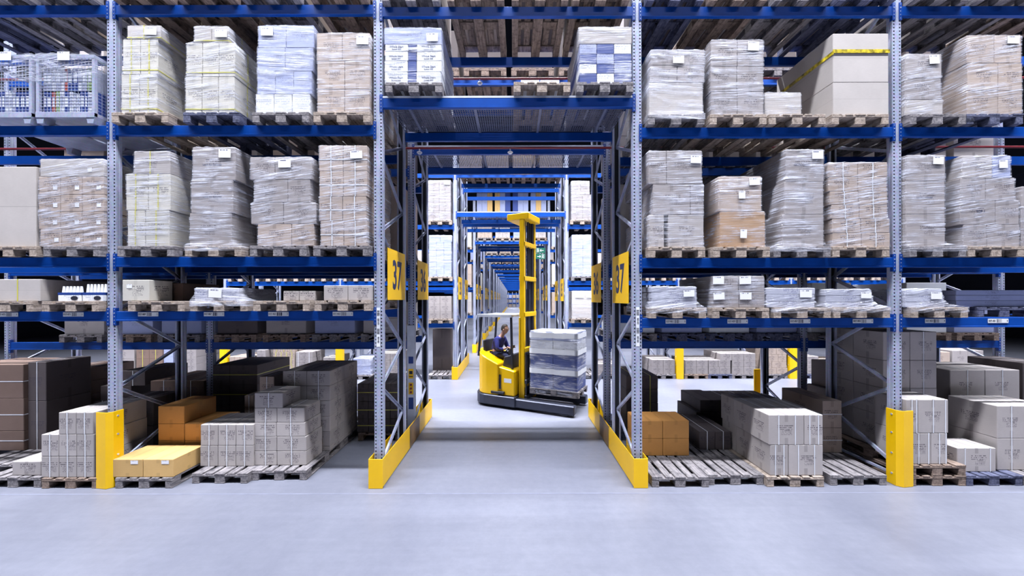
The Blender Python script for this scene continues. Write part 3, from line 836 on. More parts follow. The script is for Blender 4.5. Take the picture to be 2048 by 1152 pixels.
# yellow-black edge tape round the huge carton
mb = MB(); xa, xb = PX(1667, .08), PX(1779, .08); za, zb = PZ(101, .08), PZ(108, .08)
mb.box(xa-.006, xb+.004, .070, .076, zb, za).box(xa-.008, xa-.001, .07, 1.15, zb - .02, za - .02)
M['tape'] = m_plain('yellow_black_tape', (0.55, 0.40, 0.02), .35, 0, .95, 14)
tag(obj('hazard_tape', mb.mesh('hazard_tape', M['tape'])), 'yellow and black tape band round the huge plain carton', 'tape')
load('three-tier third-level load by outer right post', [(1811, 1887, 201, 1, 'plain'), (1811, 1884, 158, 1), (1811, 1885, 109, 1)], R3, pal=(1818, 1936), wn='grey', c='grey', film=1, D=.9,
     labels=((1860, 112, 1880, 129),))
load('brown six-carton load at the third-level far right', [(1935, 2046, 183, (.56,)), (1936, 2046, 128, (.56,)), (1935, 2045, 72, (.5,))], R3, pal=(1932, 2050), wn='dark', c='kraft', film=1, labels=((2016, 74, 2040, 89),))
o_ = [o for o in bpy.data.objects if o.name.startswith('wooden_pallet') and 'third-level far right' in o.get('label', '')][0]
obj('stamp', text_mesh('EUR', .065, M['black'], sx=1.0, bold=.002), o_, (-.350, -.004, .055), (R(90), 0, 0))

# wire mesh containers with files, far left of the third level
def mesh_container(x, y, z, label, seed):
    t = thing('wire_container', label, 'container', (x, y, z + .002), group='wire mesh containers on the third level')
    W, D, H = .83, 1.2, .97
    fr = MB()
    for sx in (-1, 1):
        for yy in (0.0, D-.04): fr.box(sx*W/2 - (.04 if sx > 0 else 0), sx*W/2 + (.04 if sx < 0 else 0), yy, yy+.04, .1, H)
    obj('corner_posts', fr.mesh('corner_posts', M['galv'], .003), t)
    rim = MB().box(-W/2, W/2, -.004, .036, H-.05, H).box(-W/2, W/2, D-.036, D+.004, H-.05, H).box(-W/2-.002, -W/2+.038, 0, D, H-.05, H).box(W/2-.038, W/2+.002, 0, D, H-.05, H)
    obj('top_rim', rim.mesh('top_rim', M['galv'], .003), t)
    base = MB().box(-W/2, W/2, 0, D, .10, .15).box(-W/2, W/2, -.006, 0, .08, .16)
    obj('base_tray', base.mesh('base_tray', M['galv'], .003), t)
    for sx in (-1, 1):
        for yy in (.0, D-.14): obj('foot', MB().prism([(-.06, .1), (.06, .1), (.04, .0), (-.04, .0)], yy, yy+.13, 'y').mesh('foot', M['galv']), t, (sx*(W/2-.06), 0, 0))
    ms = MB()
    for i in range(1, 17):
        xx = -W/2 + W*i/17; ms.box(xx-.0022, xx+.0022, .012, .016, .15, H-.05)
    for i in range(1, 17):
        zz = .15 + (H-.2)*i/17; ms.box(-W/2, W/2, .010, .013, zz-.0022, zz+.0022)
    obj('mesh_panel', ms.mesh('mesh_panel', M['galv']), t)
    ms = MB()
    for i in range(1, 23):
        yy = D*i/23; ms.box(W/2-.014, W/2-.010, yy-.0022, yy+.0022, .15, H-.05)
    for i in range(1, 17):
        zz = .15 + (H-.2)*i/17; ms.box(W/2-.012, W/2-.009, 0, D, zz-.0022, zz+.0022)
    obj('mesh_panel', ms.mesh('mesh_panel', M['galv']), t)
    return t
BOOK = {k: m_plain('file_' + k, c, .5, 0, .1) for k, c in {'white': (.78, .8, .9), 'blue': (.04, .08, .32), 'green': (.35, .5, .22), 'red': (.55, .12, .10), 'grey': (.42, .45, .6)}.items()}
rb = random.Random(3)
for ci, (px, ds) in enumerate(((5, 'half full'), (131, 'full'))):
    x = PX(px, .05)
    mesh_container(x, .05, L3, f"grey wire mesh container {ds} of upright files, {'at the photo edge' if ci == 0 else 'beside the outer left post'}", ci)
    for tier in range(2 if ci else 1):
        xx = x - .37; k = 0
        while xx < x + .34:
            wd = rb.uniform(.04, .07); cl = rb.choice(['white', 'white', 'blue', 'green', 'grey', 'red', 'blue', 'white']); h = rb.uniform(.29, .335)
            z0 = L3 + .152 + tier*.34
            me = MB().box(-wd/2, wd/2, 0, .30, 0, h).box(-wd/2 + .008, wd/2 - .008, -.001, 0, h*.35, h*.8, 1).mesh('file_binder', [BOOK[cl], BOOK['white' if cl != 'white' else 'grey']], .002)
            o = obj('file_binder', me, None, (xx + wd/2, .10, z0)); k += 1
            tag(o, f"{cl} file binder, {ORD[min(k-1, 19)]} from the left, {'upper' if tier else 'lower'} tier of the {ds} mesh container", 'binder', 'file binders in the mesh containers')
            xx += wd + .004
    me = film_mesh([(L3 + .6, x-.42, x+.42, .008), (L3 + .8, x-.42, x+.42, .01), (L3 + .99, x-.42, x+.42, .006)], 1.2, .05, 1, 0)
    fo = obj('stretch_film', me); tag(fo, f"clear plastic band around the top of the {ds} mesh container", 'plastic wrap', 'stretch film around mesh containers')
    px0 = 115 if ci else -2
    obj('paper_label', paper_mesh(.17, .12), fo, (PX(px0 + 13, .03), .03, PZ(110, .03)))

# ======================================================= second level
L2 = LEV_L['second']; R2 = LEV_R['second']
load('single large plain carton at the second-level far left', [(-40, 72, 331, 1)], L2, pal=(-44, 74), wn='light', c='plain', D=1.1)
load('twelve-carton load by the outer left post', [(80, 208, 456, 3), (77, 207, 421, 3), (77, 208, 387, 3), (77, 208, 351, 3), (80, 208, 316, 1, 'plain')], L2, pal=(80, 206), wn='grey', c='kraft', film=1, plab=(.78, .38, .06, .06))
load('narrow-capped cream load, second level', [(255, 339, 419, (.42,), 'cream'), (252, 341, 346, 2, 'cream'), (268, 341, 301, 1, 'grey')], L2, pal=(230, 352), wn='grey', film=0, straps=(('v', .45),), smat='strap_yellow', D=1.0)
load('three big cartons load, second level of left bay', [(379, 464, 425, 1), (382, 467, 359, 1), (385, 472, 293, 1)], L2, pal=(364, 488), wn='light', film=0, flare=.05, D=1.0, labels=((438, 297, 462, 314),))
load('uneven four-tier wrapped load, second level of left bay', [(515, 628, 447, (.6,), 'kraft'), (502, 632, 404, 2), (508, 621, 358, (.6,)), (500, 625, 313, (.4,))], L2, pal=(494, 618), wn='grey', film=1, D=1.0, labels=((557, 318, 582, 334),))
load('white-strapped load by the left tunnel post', [(641, 734, 441, 2), (638, 733, 392, 2), (639, 735, 341, 2), (638, 735, 290, 2)], L2, pal=(623, 743), wn='grey', c='kraft', film=1, straps=(('v', .5), ('h', .45)), D=1.0,
     labels=((701, 301, 725, 316),))
load('printed grey load by the right tunnel post, second level', [(1298, 1408, 430, (.28, .35), ('grey', '-', 'grey')), (1306, 1408, 369, (.74,)), (1297, 1405, 302, (.34,))], R2, pal=(1296, 1412), wn='light', film=0, D=1.05, labels=((1382, 312, 1403, 327),))
load('tan two-carton load, second level of right bay', [(1440, 1531, 424, 1, 'tan'), (1437, 1524, 354, 1, 'kraft')], R2, pal=(1424, 1543), wn='light', film=0, D=1.05, labels=((1499, 357, 1520, 371), (1478, 383, 1491, 398), (1481, 460, 1494, 477)))
load('tall narrow three-carton tower, second level of right bay', [(1565, 1648, 430, 1), (1569, 1648, 365, 1), (1572, 1649, 300, 1)], R2, pal=(1546, 1664), wn='grey', film=0, flare=.05, D=1.1, labels=((1625, 303, 1647, 319),))
load('twelve-carton strapped load, outer right post', [(1666, 1781, 467, 2), (1665, 1780, 439, 2), (1663, 1776, 411, 2), (1660, 1776, 384, 2), (1658, 1775, 355, 2), (1657, 1776, 326, 2)], R2, pal=(1662, 1784), wn='light', c='kraft', film=1,
     straps=(('v', .5),), D=1.0)
load('flared tower right of outer right post', [(1812, 1891, 430, 1), (1812, 1891, 364, 1), (1813, 1892, 312, 1)], R2, pal=(1813, 1941), wn='grey', film=0, flare=.05, D=1.1, labels=((1867, 315, 1888, 330),))
load('stepped four-tier load at the second-level far right', [(1927, 2040, 451, (.42,)), (1921, 2039, 403, (.6,)), (1922, 2031, 358, (.46,)), (1925, 2023, 313, (.62,), ('grey', 'bluish'))], R2, pal=(1934, 2054), wn='light', film=1, D=1.0, labels=((1999, 322, 2016, 338),))
load('wrapped load cut off by the photo edge', [(2044, 2150, 375, 1)], R2, pal=(2060, 2180), wn='light', film=0)

# ======================================================= first level
L1 = LEV_L['first']; R1 = LEV_R['first']
load('yellow-strapped plain carton at the first-level far left', [(-45, 80, 556, 1)], L1, pal=(-50, 68), wn='light', c='plain', straps=(('v', .64),), smat='strap_yellow')
pallet(PX(140, .03), .03, L1, 'light', 'pale pallet carrying two printed white packs by the outer left post')
for k, (a, b) in enumerate(((115, 163), (164, 206))):
    x0, x1 = PX(a, .08), PX(b, .08); zb = L1 + .146
    t = thing('drink_pack', f"white blue-banded pack with oval mark, {'left' if k == 0 else 'right'} of the pair by outer left post", 'pack', ((x0+x1)/2, .08, zb), group='two printed packs by the outer left post')
    h = .215 + .03*k
    obj('tray', carton_mesh(x1-x0-.01, .5, .09, CARD['white']), t, (0, .25, 0))
    obj('blue_band', MB().box(-(x1-x0)/2+.004, (x1-x0)/2-.004, 0, .5, .092, .125).mesh('blue_band', M['sticker_blue']), t)
    bt = MB()
    for i in range(6): bt.tube((-(x1-x0)/2 + .035 + i*.05, .05, .126), (-(x1-x0)/2 + .035 + i*.05, .05, h), .022, 10, .012)
    obj('bottles', bt.mesh('bottles', M['white']), t)
    ov = MB().tube((.07, -.003, .045), (.07, -.001, .045), .030, 20)
    om = ov.mesh('oval_mark', M['black'])
    for v in om.vertices: v.co.x = .07 + (v.co.x - .07)*1.7
    obj('oval_mark', om, t)
pallet(PX(312, .03), .03, L1, 'light', 'pale pallet under the lone printed carton, first level of left bay')
o = carton(PX(244, .06), PX(298, .06), .06, .42, L1 + .148, PZ(558, .06), 'cream', 'cream printed carton at the front of the first level, left bay', 'printed cartons on the first level', paper=(.27, .7, .075, .055))
carton(PX(244, .06) - .03, PX(316, .45) - .01, .44, 1.15, L1 + .148, PZ(558, .06) - .01, 'brown', 'brown carton behind the cream printed carton, first level', 'printed cartons on the first level')
carton(PX(316, .45), PX(352, .45) + .1, .45, 1.15, L1 + .148, PZ(562, .06), 'brown', 'dark strapped carton right of the cream printed carton, first level', 'printed cartons on the first level', (('v', .5),), 'strap_yellow')
load('flat white wrapped bundle, first level of left bay', [(389, 478, 575, (.3, .62), 'lilac')], L1, pal=(374, 500), wn='light', film=2, flare=.08, D=.8, labels=((417, 577, 443, 594),))
load('low plain cartons, first level of left bay', [(566, 630, 581, 2, 'grey')], L1, pal=(503, 622), wn='light', D=.6, c='grey', yf=.15)
load('twin grey cartons by the left tunnel post, first level', [(647, 744, 570, 2, 'grey')], L1, pal=(626, 744), wn='light', D=.9)
load('flat first-level bundle by right tunnel post', [(1303, 1394, 598, 1), (1302, 1394, 585, 1), (1301, 1393, 574, 1)], R1, pal=(1297, 1414), wn='light', c='lilac', film=1, flare=.10, D=.9, labels=((1367, 581, 1389, 594),))
load('four-carton grey load, first level of right bay', [(1426, 1530, 585, 2), (1426, 1529, 553, 2)], R1, pal=(1424, 1540), wn='light', c='grey', film=0, D=1.05,
     labels=((1426, 554, 1448, 569), (1479, 554, 1502, 569), (1427, 586, 1449, 600), (1480, 586, 1503, 600)))
load('three long flat boxes, first level of right bay', [(1533, 1630, 604, 1), (1533, 1630, 590, 1), (1532, 1631, 577, 1)], R1, pal=(1547, 1664), wn='light', c='lilac', film=1, flare=.10, D=.9, labels=((1600, 581, 1624, 596),))
load('long flat boxes left of outer right post', [(1651, 1748, 606, 1), (1651, 1746, 593, 1), (1650, 1742, 580, 1)], R1, pal=(1665, 1783), wn='light', c='lilac', film=1, flare=.10, D=.9, labels=((1722, 586, 1743, 598),))
load('flat bundle right of outer right post', [(1811, 1890, 606, 1), (1811, 1888, 592, 1), (1811, 1884, 579, 1)], R1, pal=(1822, 1938), wn='light', c='lilac', film=1, flare=.10, D=.9, labels=((1862, 586, 1884, 600),))
load('long bluish boxes, first-level far right', [(1913, 2060, 613, 1), (1913, 2060, 603, 1), (1912, 2060, 592, 1), (1912, 2060, 582, 1)], R1, yf=.25, c='bluish', D=.8, pal=(1950, 2070), yp=.2, wn='dark')

# lettering on the cartons whose print can be made out
def mark(px, py, yf, body, size, mat='navy'):
    x, z = PX(px, yf), PZ(py, yf)
    for o in bpy.data.objects:
        if o.name.startswith('carton') and o.parent is None and abs(o.location.x - x) < o.data.vertices[0].co.x.__abs__() + .02:
            d = [v.co for v in o.data.vertices]
            if min(v.z for v in d) < z - o.location.z < max(v.z for v in d) and abs(o.location.y + min(v.y for v in d) - yf) < .03:
                obj('lettering', text_mesh(body, size, M[mat], sx=.95), o, (x - o.location.x, min(v.y for v in d) - .0012, z - o.location.z), (R(90), 0, 0)); return
for px, py in ((794, 93), (793, 112), (793, 133), (793, 155), (858, 93), (858, 112), (858, 133), (858, 155)):
    mark(px, py, .08, 'Whole Start', .042); mark(px, py + 5, .08, 'System 800', .030)
mark(1962, 425, .08, 'TOP 1', .05)
for px, py in ((425, 328), (425, 392)): mark(px, py, .08, 'Look for Summer', .04)
for px, py in ((1605, 331), (1610, 397), (1850, 397)): mark(px, py, .08, 'HAUTE-HEBART', .035)

# ======================================================= fourth level: pallets whose undersides show
for b, lv in ((1, LEV_L), (2, LEV_L), (3, LEV_C), (4, LEV_R), (5, LEV_R)):
    nm, i, j = BAYS[b]
    x0, x1 = COLX[i] + .07, COLX[j] - .07
    for k in range(4):
        x = x0 + (x1-x0)*(k+.5)/4 + random.uniform(-.03, .03)
        if x < -8.6 or x > 8.6: continue
        pallet(x, .02, lv['fourth'], random.choice(['mid', 'grey', 'mid', 'grey', 'dark']), f"pallet overhead on the top level, {ORD[k]} from left in the {nm}, front row", random.uniform(-.8, .8))  # darker woods picked so their colour carries some of the underside shade
        carton(x-.38, x+.38, .06, 1.16, lv['fourth'] + .148, lv['fourth'] + 1.0, random.choice(['kraft', 'grey', 'dark']), f"carton on the top level seen from below, {ORD[k]} from left in the {nm}", 'cartons on the top level')

# ======================================================= floor level, left side
SW = (('v', .5),)
load('strapped pallet stack at the very floor edge, left', [(23, 81, 921, 1)], 0, yf=.10, yp=.05, pal=(-35, 82), wn='grey', D=.75)
load('eight white-strapped cartons beside the left yellow guard', [(81, 187, 911, 3), (81, 187, 867, 3), (116, 186, 823, 2)], 0, yf=.04, yp=.02, pal=(81, 197), wn='mid', D=.75, straps=SW)
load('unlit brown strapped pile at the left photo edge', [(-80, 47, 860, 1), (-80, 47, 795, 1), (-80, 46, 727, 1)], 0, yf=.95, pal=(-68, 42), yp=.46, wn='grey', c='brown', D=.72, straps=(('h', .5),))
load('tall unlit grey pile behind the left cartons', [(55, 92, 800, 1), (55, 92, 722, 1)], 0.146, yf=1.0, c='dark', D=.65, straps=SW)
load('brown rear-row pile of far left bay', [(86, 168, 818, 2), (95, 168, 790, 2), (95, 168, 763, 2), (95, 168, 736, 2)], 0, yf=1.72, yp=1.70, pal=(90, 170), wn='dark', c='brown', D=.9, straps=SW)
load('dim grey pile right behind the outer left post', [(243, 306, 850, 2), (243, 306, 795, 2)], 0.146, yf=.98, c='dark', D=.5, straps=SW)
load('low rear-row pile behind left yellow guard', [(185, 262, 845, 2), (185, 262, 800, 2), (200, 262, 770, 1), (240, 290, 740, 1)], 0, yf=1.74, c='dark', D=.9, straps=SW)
# left bay
load('flat amber pair of cartons beside the left yellow guard', [(223, 346, 917, 2, 'amber')], 0, yf=.04, yp=.02, pal=(222, 350), wn='grey', D=.50)
for k, px in enumerate((267, 328)):
    obj('paper_label', paper_mesh(.105, .05), [o for o in bpy.data.objects if o.get('label', '').startswith('amber carton, ' + ('left', 'right')[k])][0], (.1, -.2495, .21))
load('orange stepped stack behind the amber flats', [(315, 421, 880, 2), (315, 421, 846, 2), (315, 368, 811, 1)], 0.146, yf=.62, c='orange', D=.62)
load('six strapped cartons, left bay floor', [(399, 506, 890, 3), (400, 506, 848, 3)], 0, yf=.37, yp=.15, pal=(378, 498), wn='grey', D=.57, straps=SW, nd=2)
load('stepped front strapped stack, left bay floor', [(508, 612, 901, (.43,)), (508, 612, 872, (.43,)), (508, 610, 844, (.43,)), (508, 608, 815, (.45,)), (508, 565, 785, 1)], 0, yf=.40, yp=.24, pal=(500, 614), wn='grey', D=.46, straps=SW)
load('high rear strapped stack, left bay floor', [(565, 660, 892, 2), (565, 660, 862, 2), (565, 660, 832, 2), (565, 660, 801, 2), (565, 660, 771, 2), (565, 660, 741, 2)], 0, yf=.92, yp=1.46, pal=(598, 690), wn='grey', D=1.05, nd=2, straps=SW)
load('slim tower behind the stepped front stack', [(518, 548, 880, 1), (518, 548, 840, 1), (518, 548, 800, 1), (518, 548, 752, 1)], 0.146, yf=.95, c='kraft', D=.5, straps=SW)
load('low rear strapped cartons behind the six, left bay', [(462, 507, 850, 1), (488, 507, 790, 1)], 0.146, yf=1.2, c='kraft', D=.3, straps=SW)
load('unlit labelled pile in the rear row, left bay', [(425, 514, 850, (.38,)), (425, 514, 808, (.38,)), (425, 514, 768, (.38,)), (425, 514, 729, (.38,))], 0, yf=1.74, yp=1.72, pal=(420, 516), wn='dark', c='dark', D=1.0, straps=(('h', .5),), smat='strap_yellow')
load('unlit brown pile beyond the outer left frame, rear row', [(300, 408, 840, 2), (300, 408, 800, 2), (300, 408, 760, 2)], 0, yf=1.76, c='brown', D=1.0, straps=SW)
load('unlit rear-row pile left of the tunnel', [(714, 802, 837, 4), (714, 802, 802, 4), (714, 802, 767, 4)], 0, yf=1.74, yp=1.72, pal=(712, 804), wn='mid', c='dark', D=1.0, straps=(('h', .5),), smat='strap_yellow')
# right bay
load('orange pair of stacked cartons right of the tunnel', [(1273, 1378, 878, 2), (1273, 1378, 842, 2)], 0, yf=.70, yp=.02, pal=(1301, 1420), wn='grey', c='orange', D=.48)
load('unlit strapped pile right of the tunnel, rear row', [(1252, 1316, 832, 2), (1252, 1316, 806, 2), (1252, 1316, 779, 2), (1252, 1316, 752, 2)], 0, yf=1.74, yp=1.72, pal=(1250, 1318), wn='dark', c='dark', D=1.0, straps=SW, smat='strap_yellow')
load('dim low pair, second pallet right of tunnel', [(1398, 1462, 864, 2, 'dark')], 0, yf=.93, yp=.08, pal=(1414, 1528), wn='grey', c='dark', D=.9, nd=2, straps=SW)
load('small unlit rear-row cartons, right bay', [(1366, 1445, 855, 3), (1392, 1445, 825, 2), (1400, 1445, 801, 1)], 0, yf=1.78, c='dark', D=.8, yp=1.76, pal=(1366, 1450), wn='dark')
load('bright strapped block, right bay floor', [(1540, 1646, 891, (.345,)), (1537, 1646, 831, (.655,))], 0, yf=.05, yp=.02, pal=(1533, 1648), wn='light', c='grey', D=1.18, nd=3, straps=(('v', .28), ('v', .75)))
load('narrow brown stack by outer right frame', [(1645, 1684, 857, 1), (1645, 1684, 803, 1)], 0, yf=.8, yp=.06, pal=(1657, 1777), wn='grey', c='kraft', D=.9, straps=(('h', .5),))
load('rear-row grey stack behind the bright block, right bay', [(1453, 1570, 850, 3), (1453, 1570, 806, 3)], 0, yf=1.78, c='dark', D=.9, straps=SW)
# far right bay
load('bright cartons on doubled pallets', [(1812, 1895, 868, (.6,)), (1812, 1897, 801, (.28,))], 0, yf=.07, yp=.04, pal=(1819, 1931), npal=2, wn='mid', c='grey', D=.45, straps=SW + (('v', .9),))
load('tall dim stack behind the doubled pallets', [(1766, 1874, 834, 2), (1766, 1874, 778, 2), (1766, 1874, 722, 2), (1766, 1874, 665, 2)], .29, yf=.56, c='grey', D=1.0, nd=2, straps=SW)
load('lone low strapped carton, far right floor', [(1914, 1992, 898, 1)], 0, yf=.15, yp=.04, pal=(1933, 2045), wn='dark', c='grey', D=.38, straps=(('v', .2), ('v', .85)))
load('strapped cartons at the right photo edge', [(1994, 2110, 879, 2), (1994, 2110, 814, 2)], 0, yf=.2, yp=.04, pal=(2048, 2162), wn='grey', c='grey', D=.6, straps=SW)
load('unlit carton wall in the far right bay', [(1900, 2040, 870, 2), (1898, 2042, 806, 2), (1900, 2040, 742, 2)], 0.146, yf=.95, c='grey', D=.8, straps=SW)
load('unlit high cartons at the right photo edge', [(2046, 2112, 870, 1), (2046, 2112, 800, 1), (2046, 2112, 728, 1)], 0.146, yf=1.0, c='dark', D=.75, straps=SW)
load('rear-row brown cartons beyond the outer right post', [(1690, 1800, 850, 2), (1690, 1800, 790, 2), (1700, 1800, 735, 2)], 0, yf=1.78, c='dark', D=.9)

# ======================================================= rear row of the first rack (upper levels)
yB = UNIT_Y[0] + ROW_B
rg = random.Random(11)
for b in (1, 2, 4, 5):
    nm, i, j = BAYS[b]
    x0, x1 = COLX[i] + .07, COLX[j] - .07
    for lev in ('first', 'second', 'third', 'fourth'):
        for k in range(4):
            x = x0 + (x1-x0)*(k+.5)/4
            if abs(x) > 8.9: continue
            ds = f"{ORD[k]} load along, rear-row {lev} level, {nm}"
            pallet(x, yB - .06, LEV_B[lev], rg.choice(['mid', 'grey', 'dark']), f"pallet under the {ds}", rg.uniform(-.5, .5), 'pallets in the rear row')
            h = {'first': rg.choice([.45, .5, .6, .95]), 'second': rg.uniform(.9, 1.5), 'third': rg.uniform(.9, 1.35), 'fourth': 1.0}[lev]
            if b == 4 and lev == 'first': h = rg.choice([.25, .3, .4])
            cl = rg.choice(['bluish', 'grey', 'white', 'dark', 'kraft'] if lev == 'first' else ['grey', 'kraft', 'dark'])
            zz = LEV_B[lev] + .146; nn = 1 if h < .6 or lev == 'fourth' else 2
            for q in range(nn):
                carton(x-.38, x+.38, yB, yB + 1.05, zz + h*q/nn, zz + h*(q+1)/nn, cl, f"{('lower ' if q == 0 else 'upper ') if nn > 1 else ''}{CNAME[cl]} carton of the {ds}", 'cartons in the rear row')
for k in range(4):
    x = -1.86 + 3.57*(k+.5)/4
    pallet(x, yB - .06, LEV_C['fourth'], 'mid', f"pallet overhead behind the tunnel bay, {ORD[k]} from left, rear row", 0, 'pallets in the rear row')
    carton(x-.38, x+.38, yB, yB + 1.05, LEV_C['fourth'] + .149, LEV_C['fourth'] + .9, 'dark', f"dark carton overhead behind the tunnel bay, {ORD[k]} from left", 'cartons in the rear row')

# ======================================================= second rack, across the aisle
y2 = UNIT_Y[1]
def far(desc, rows, base=0, dy=.0, **k):
    return load(desc, rows, base, yf=y2 - .02 + dy, yp=y2 - .06 + dy, **k)
# floor, left of the tunnel
far('outermost left white boxes across the aisle', [(225, 268, 716, 1), (225, 268, 697, 1)], c='taupe', pal=(223, 270), wn='grey')
far('yellow-strapped brown boxes across the aisle', [(272, 324, 716, 2), (272, 324, 694, 2)], c='brown', pal=(273, 323), wn='grey', straps=SW, smat='strap_yellow')
far('slim boxes beside pale stack across the aisle', [(327, 346, 712, 1), (327, 346, 694, 1)], c='bluish', dy=.05)
far('pale four-high stack across the aisle', [(350, 392, 741, 2), (350, 392, 727, 2), (350, 392, 713, 2), (350, 392, 699, 2), (350, 392, 686, 2)], c='taupe')
far('reddish boxes beside the far yellow column guard', [(458, 500, 712, 2)], c='kraft', pal=(457, 502), wn='grey')
far('pale pair of boxes in the aisle gap left', [(513, 531, 722, 1), (513, 531, 699, 1)], c='taupe', D=.8)
far('wall of brown yellow-strapped boxes, across aisle', [(546, 589, 730, 4), (546, 589, 716, 3), (546, 589, 703, 4), (546, 589, 690, 3)], c='kraft', straps=SW, smat='strap_yellow')
far('cream strapped boxes across the aisle', [(590, 637, 736, 2), (591, 625, 725, 1), (591, 625, 714, 1), (591, 625, 703, 1)], c='taupe', straps=(('v', .15), ('v', .8)), D=.8)
far('single cream box beside the guard across the aisle', [(646, 672, 736, 1), (646, 671, 714, 1)], c='taupe')
far('white wrapped bundle across the aisle, left side', [(697, 742, 740, 1), (702, 741, 727, 1), (706, 741, 716, 3)], c='bluish', film=2, pal=(696, 744), wn='grey', D=.9)
far('cream boxes next to the left drive-through across the aisle', [(760, 800, 735, 2), (760, 800, 720, 2), (760, 800, 706, 2)], c='taupe', pal=(756, 804), wn='grey')
far('large unlit box left of far tunnel', [(865, 902, 735, 1), (865, 902, 658, 1)], .146, c='dark', dy=.75, D=.4)
pallet(PX(879, y2 - .06), y2 - .06, 0, 'grey', 'empty-fronted pallet beside the left guard of the far tunnel', 0)
# floor, right of the tunnel
far('small pair by the right tunnel frame across the aisle', [(1196, 1240, 742, 2), (1196, 1240, 728, 2)], c='taupe', pal=(1192, 1242), wn='grey')
far('grey two-by-two boxes across the aisle, right side', [(1303, 1350, 733, 2), (1303, 1350, 720, 2)], c='taupe', pal=(1302, 1352), wn='grey')
far('labelled two-by-two boxes across the aisle, right side', [(1370, 1416, 735, 2), (1370, 1416, 721, 2)], c='taupe', pal=(1369, 1417), wn='mid')
far('grey mixed boxes on a dark pallet across the aisle', [(1417, 1461, 735, 2), (1417, 1461, 721, (.44,))], c='taupe', pal=(1418, 1462), wn='dark')
far('grey three-high boxes across the aisle, right side', [(1464, 1511, 735, 2), (1464, 1511, 722, 2), (1440, 1511, 708, 3)], c='taupe', pal=(1464, 1512), wn='grey')
far('brown uneven boxes near the far right guard', [(1531, 1575, 737, (.5,)), (1531, 1573, 725, (.3,)), (1531, 1573, 710, (.6,)), (1531, 1575, 696, (.5,))], c='kraft', pal=(1527, 1575), wn='grey')
far('pale four-high boxes by far right guard', [(1612, 1637, 742, 1), (1612, 1637, 733, 1), (1612, 1637, 724, 1), (1612, 1637, 714, 1)], c='taupe', pal=(1606, 1642), wn='dark')
far('reddish boxes right of the pale four-high', [(1652, 1700, 738, 2), (1652, 1700, 724, 2)], c='kraft', pal=(1652, 1700), wn='grey')
far('cream printed pair near the outermost right guard', [(1905, 1967, 735, 2), (1905, 1967, 703, 2)], c='taupe', pal=(1910, 1965), wn='grey')
far('brown boxes right of the outermost guard', [(1825, 1900, 730, 2), (1825, 1900, 706, 2)], c='kraft', pal=(1835, 1890), wn='grey')
# shelves beside the far tunnel
far('white-labelled boxes left of the far tunnel, first level', [(857, 903, 623, 2), (857, 903, 608, 2), (857, 903, 592, 2)], LEV_B['first'], c='taupe', pal=(857, 904), wn='light')
far('wrapped boxes left of far tunnel, second level', [(858, 903, 520, 3, 'bluish'), (858, 903, 500, 3, 'bluish'), (858, 903, 484, 3, 'bluish'), (858, 904, 470, 2, 'bluish')], LEV_B['second'], pal=(857, 904), wn='light', film=0)
far('pale stack left of far tunnel, third level', [(856, 902, 421, 2), (856, 902, 401, 2), (856, 902, 380, 2), (856, 902, 360, 2)], LEV_B['third'], c='taupe', pal=(856, 904), wn='light', film=0, labels=((888, 362, 900, 369),))
far('single tall carton right of far tunnel', [(1144, 1190, 582, 1, 'plain')], LEV_B['first'], pal=(1144, 1190), wn='light', film=0, labels=((1150, 585, 1168, 596), (1173, 585, 1184, 596)))
far('greenish wrapped load right of the far tunnel, second level', [(1144, 1188, 525, 2, 'bluish'), (1144, 1188, 498, 2, 'bluish'), (1144, 1188, 470, 2, 'bluish')], LEV_B['second'], pal=(1144, 1190), wn='grey', film=2)
far('pale stack right of the far tunnel, third level', [(1143, 1188, 415, 2), (1143, 1188, 390, 2), (1143, 1180, 362, 2)], LEV_B['third'], c='taupe', pal=(1142, 1188), wn='light', film=0)
pallet(PX(1165, y2-.06), y2-.06, 0, 'grey', 'bare pallet on the floor right of the far tunnel')
# row of pallets on the second level across the aisle, whose feet show between the front shelves
for b in (1, 2, 4, 5, 6):
    nm, i, j = BAYS[b]; x0, x1 = COLX[i] + .07, COLX[j] - .07
    for k in range(4):
        x = x0 + (x1-x0)*(k+.5)/4
        if (b == 2 and k == 3) or (b == 4 and k == 0): continue
        pallet(x, y2 - .06, LEV_B['second'], 'light', f"pallet across the aisle on the second level, {ORD[k]} from left in the {nm}", 0, 'pallets across the aisle')
        hh = rg.uniform(.8, 1.4)
        carton(x-.38, x+.38, y2, y2 + 1.05, LEV_B['second'] + .148, LEV_B['second'] + hh, rg.choice(['grey', 'kraft', 'grey']), f"carton across the aisle on the second level, {ORD[k]} from left in the {nm}", 'cartons across the aisle')
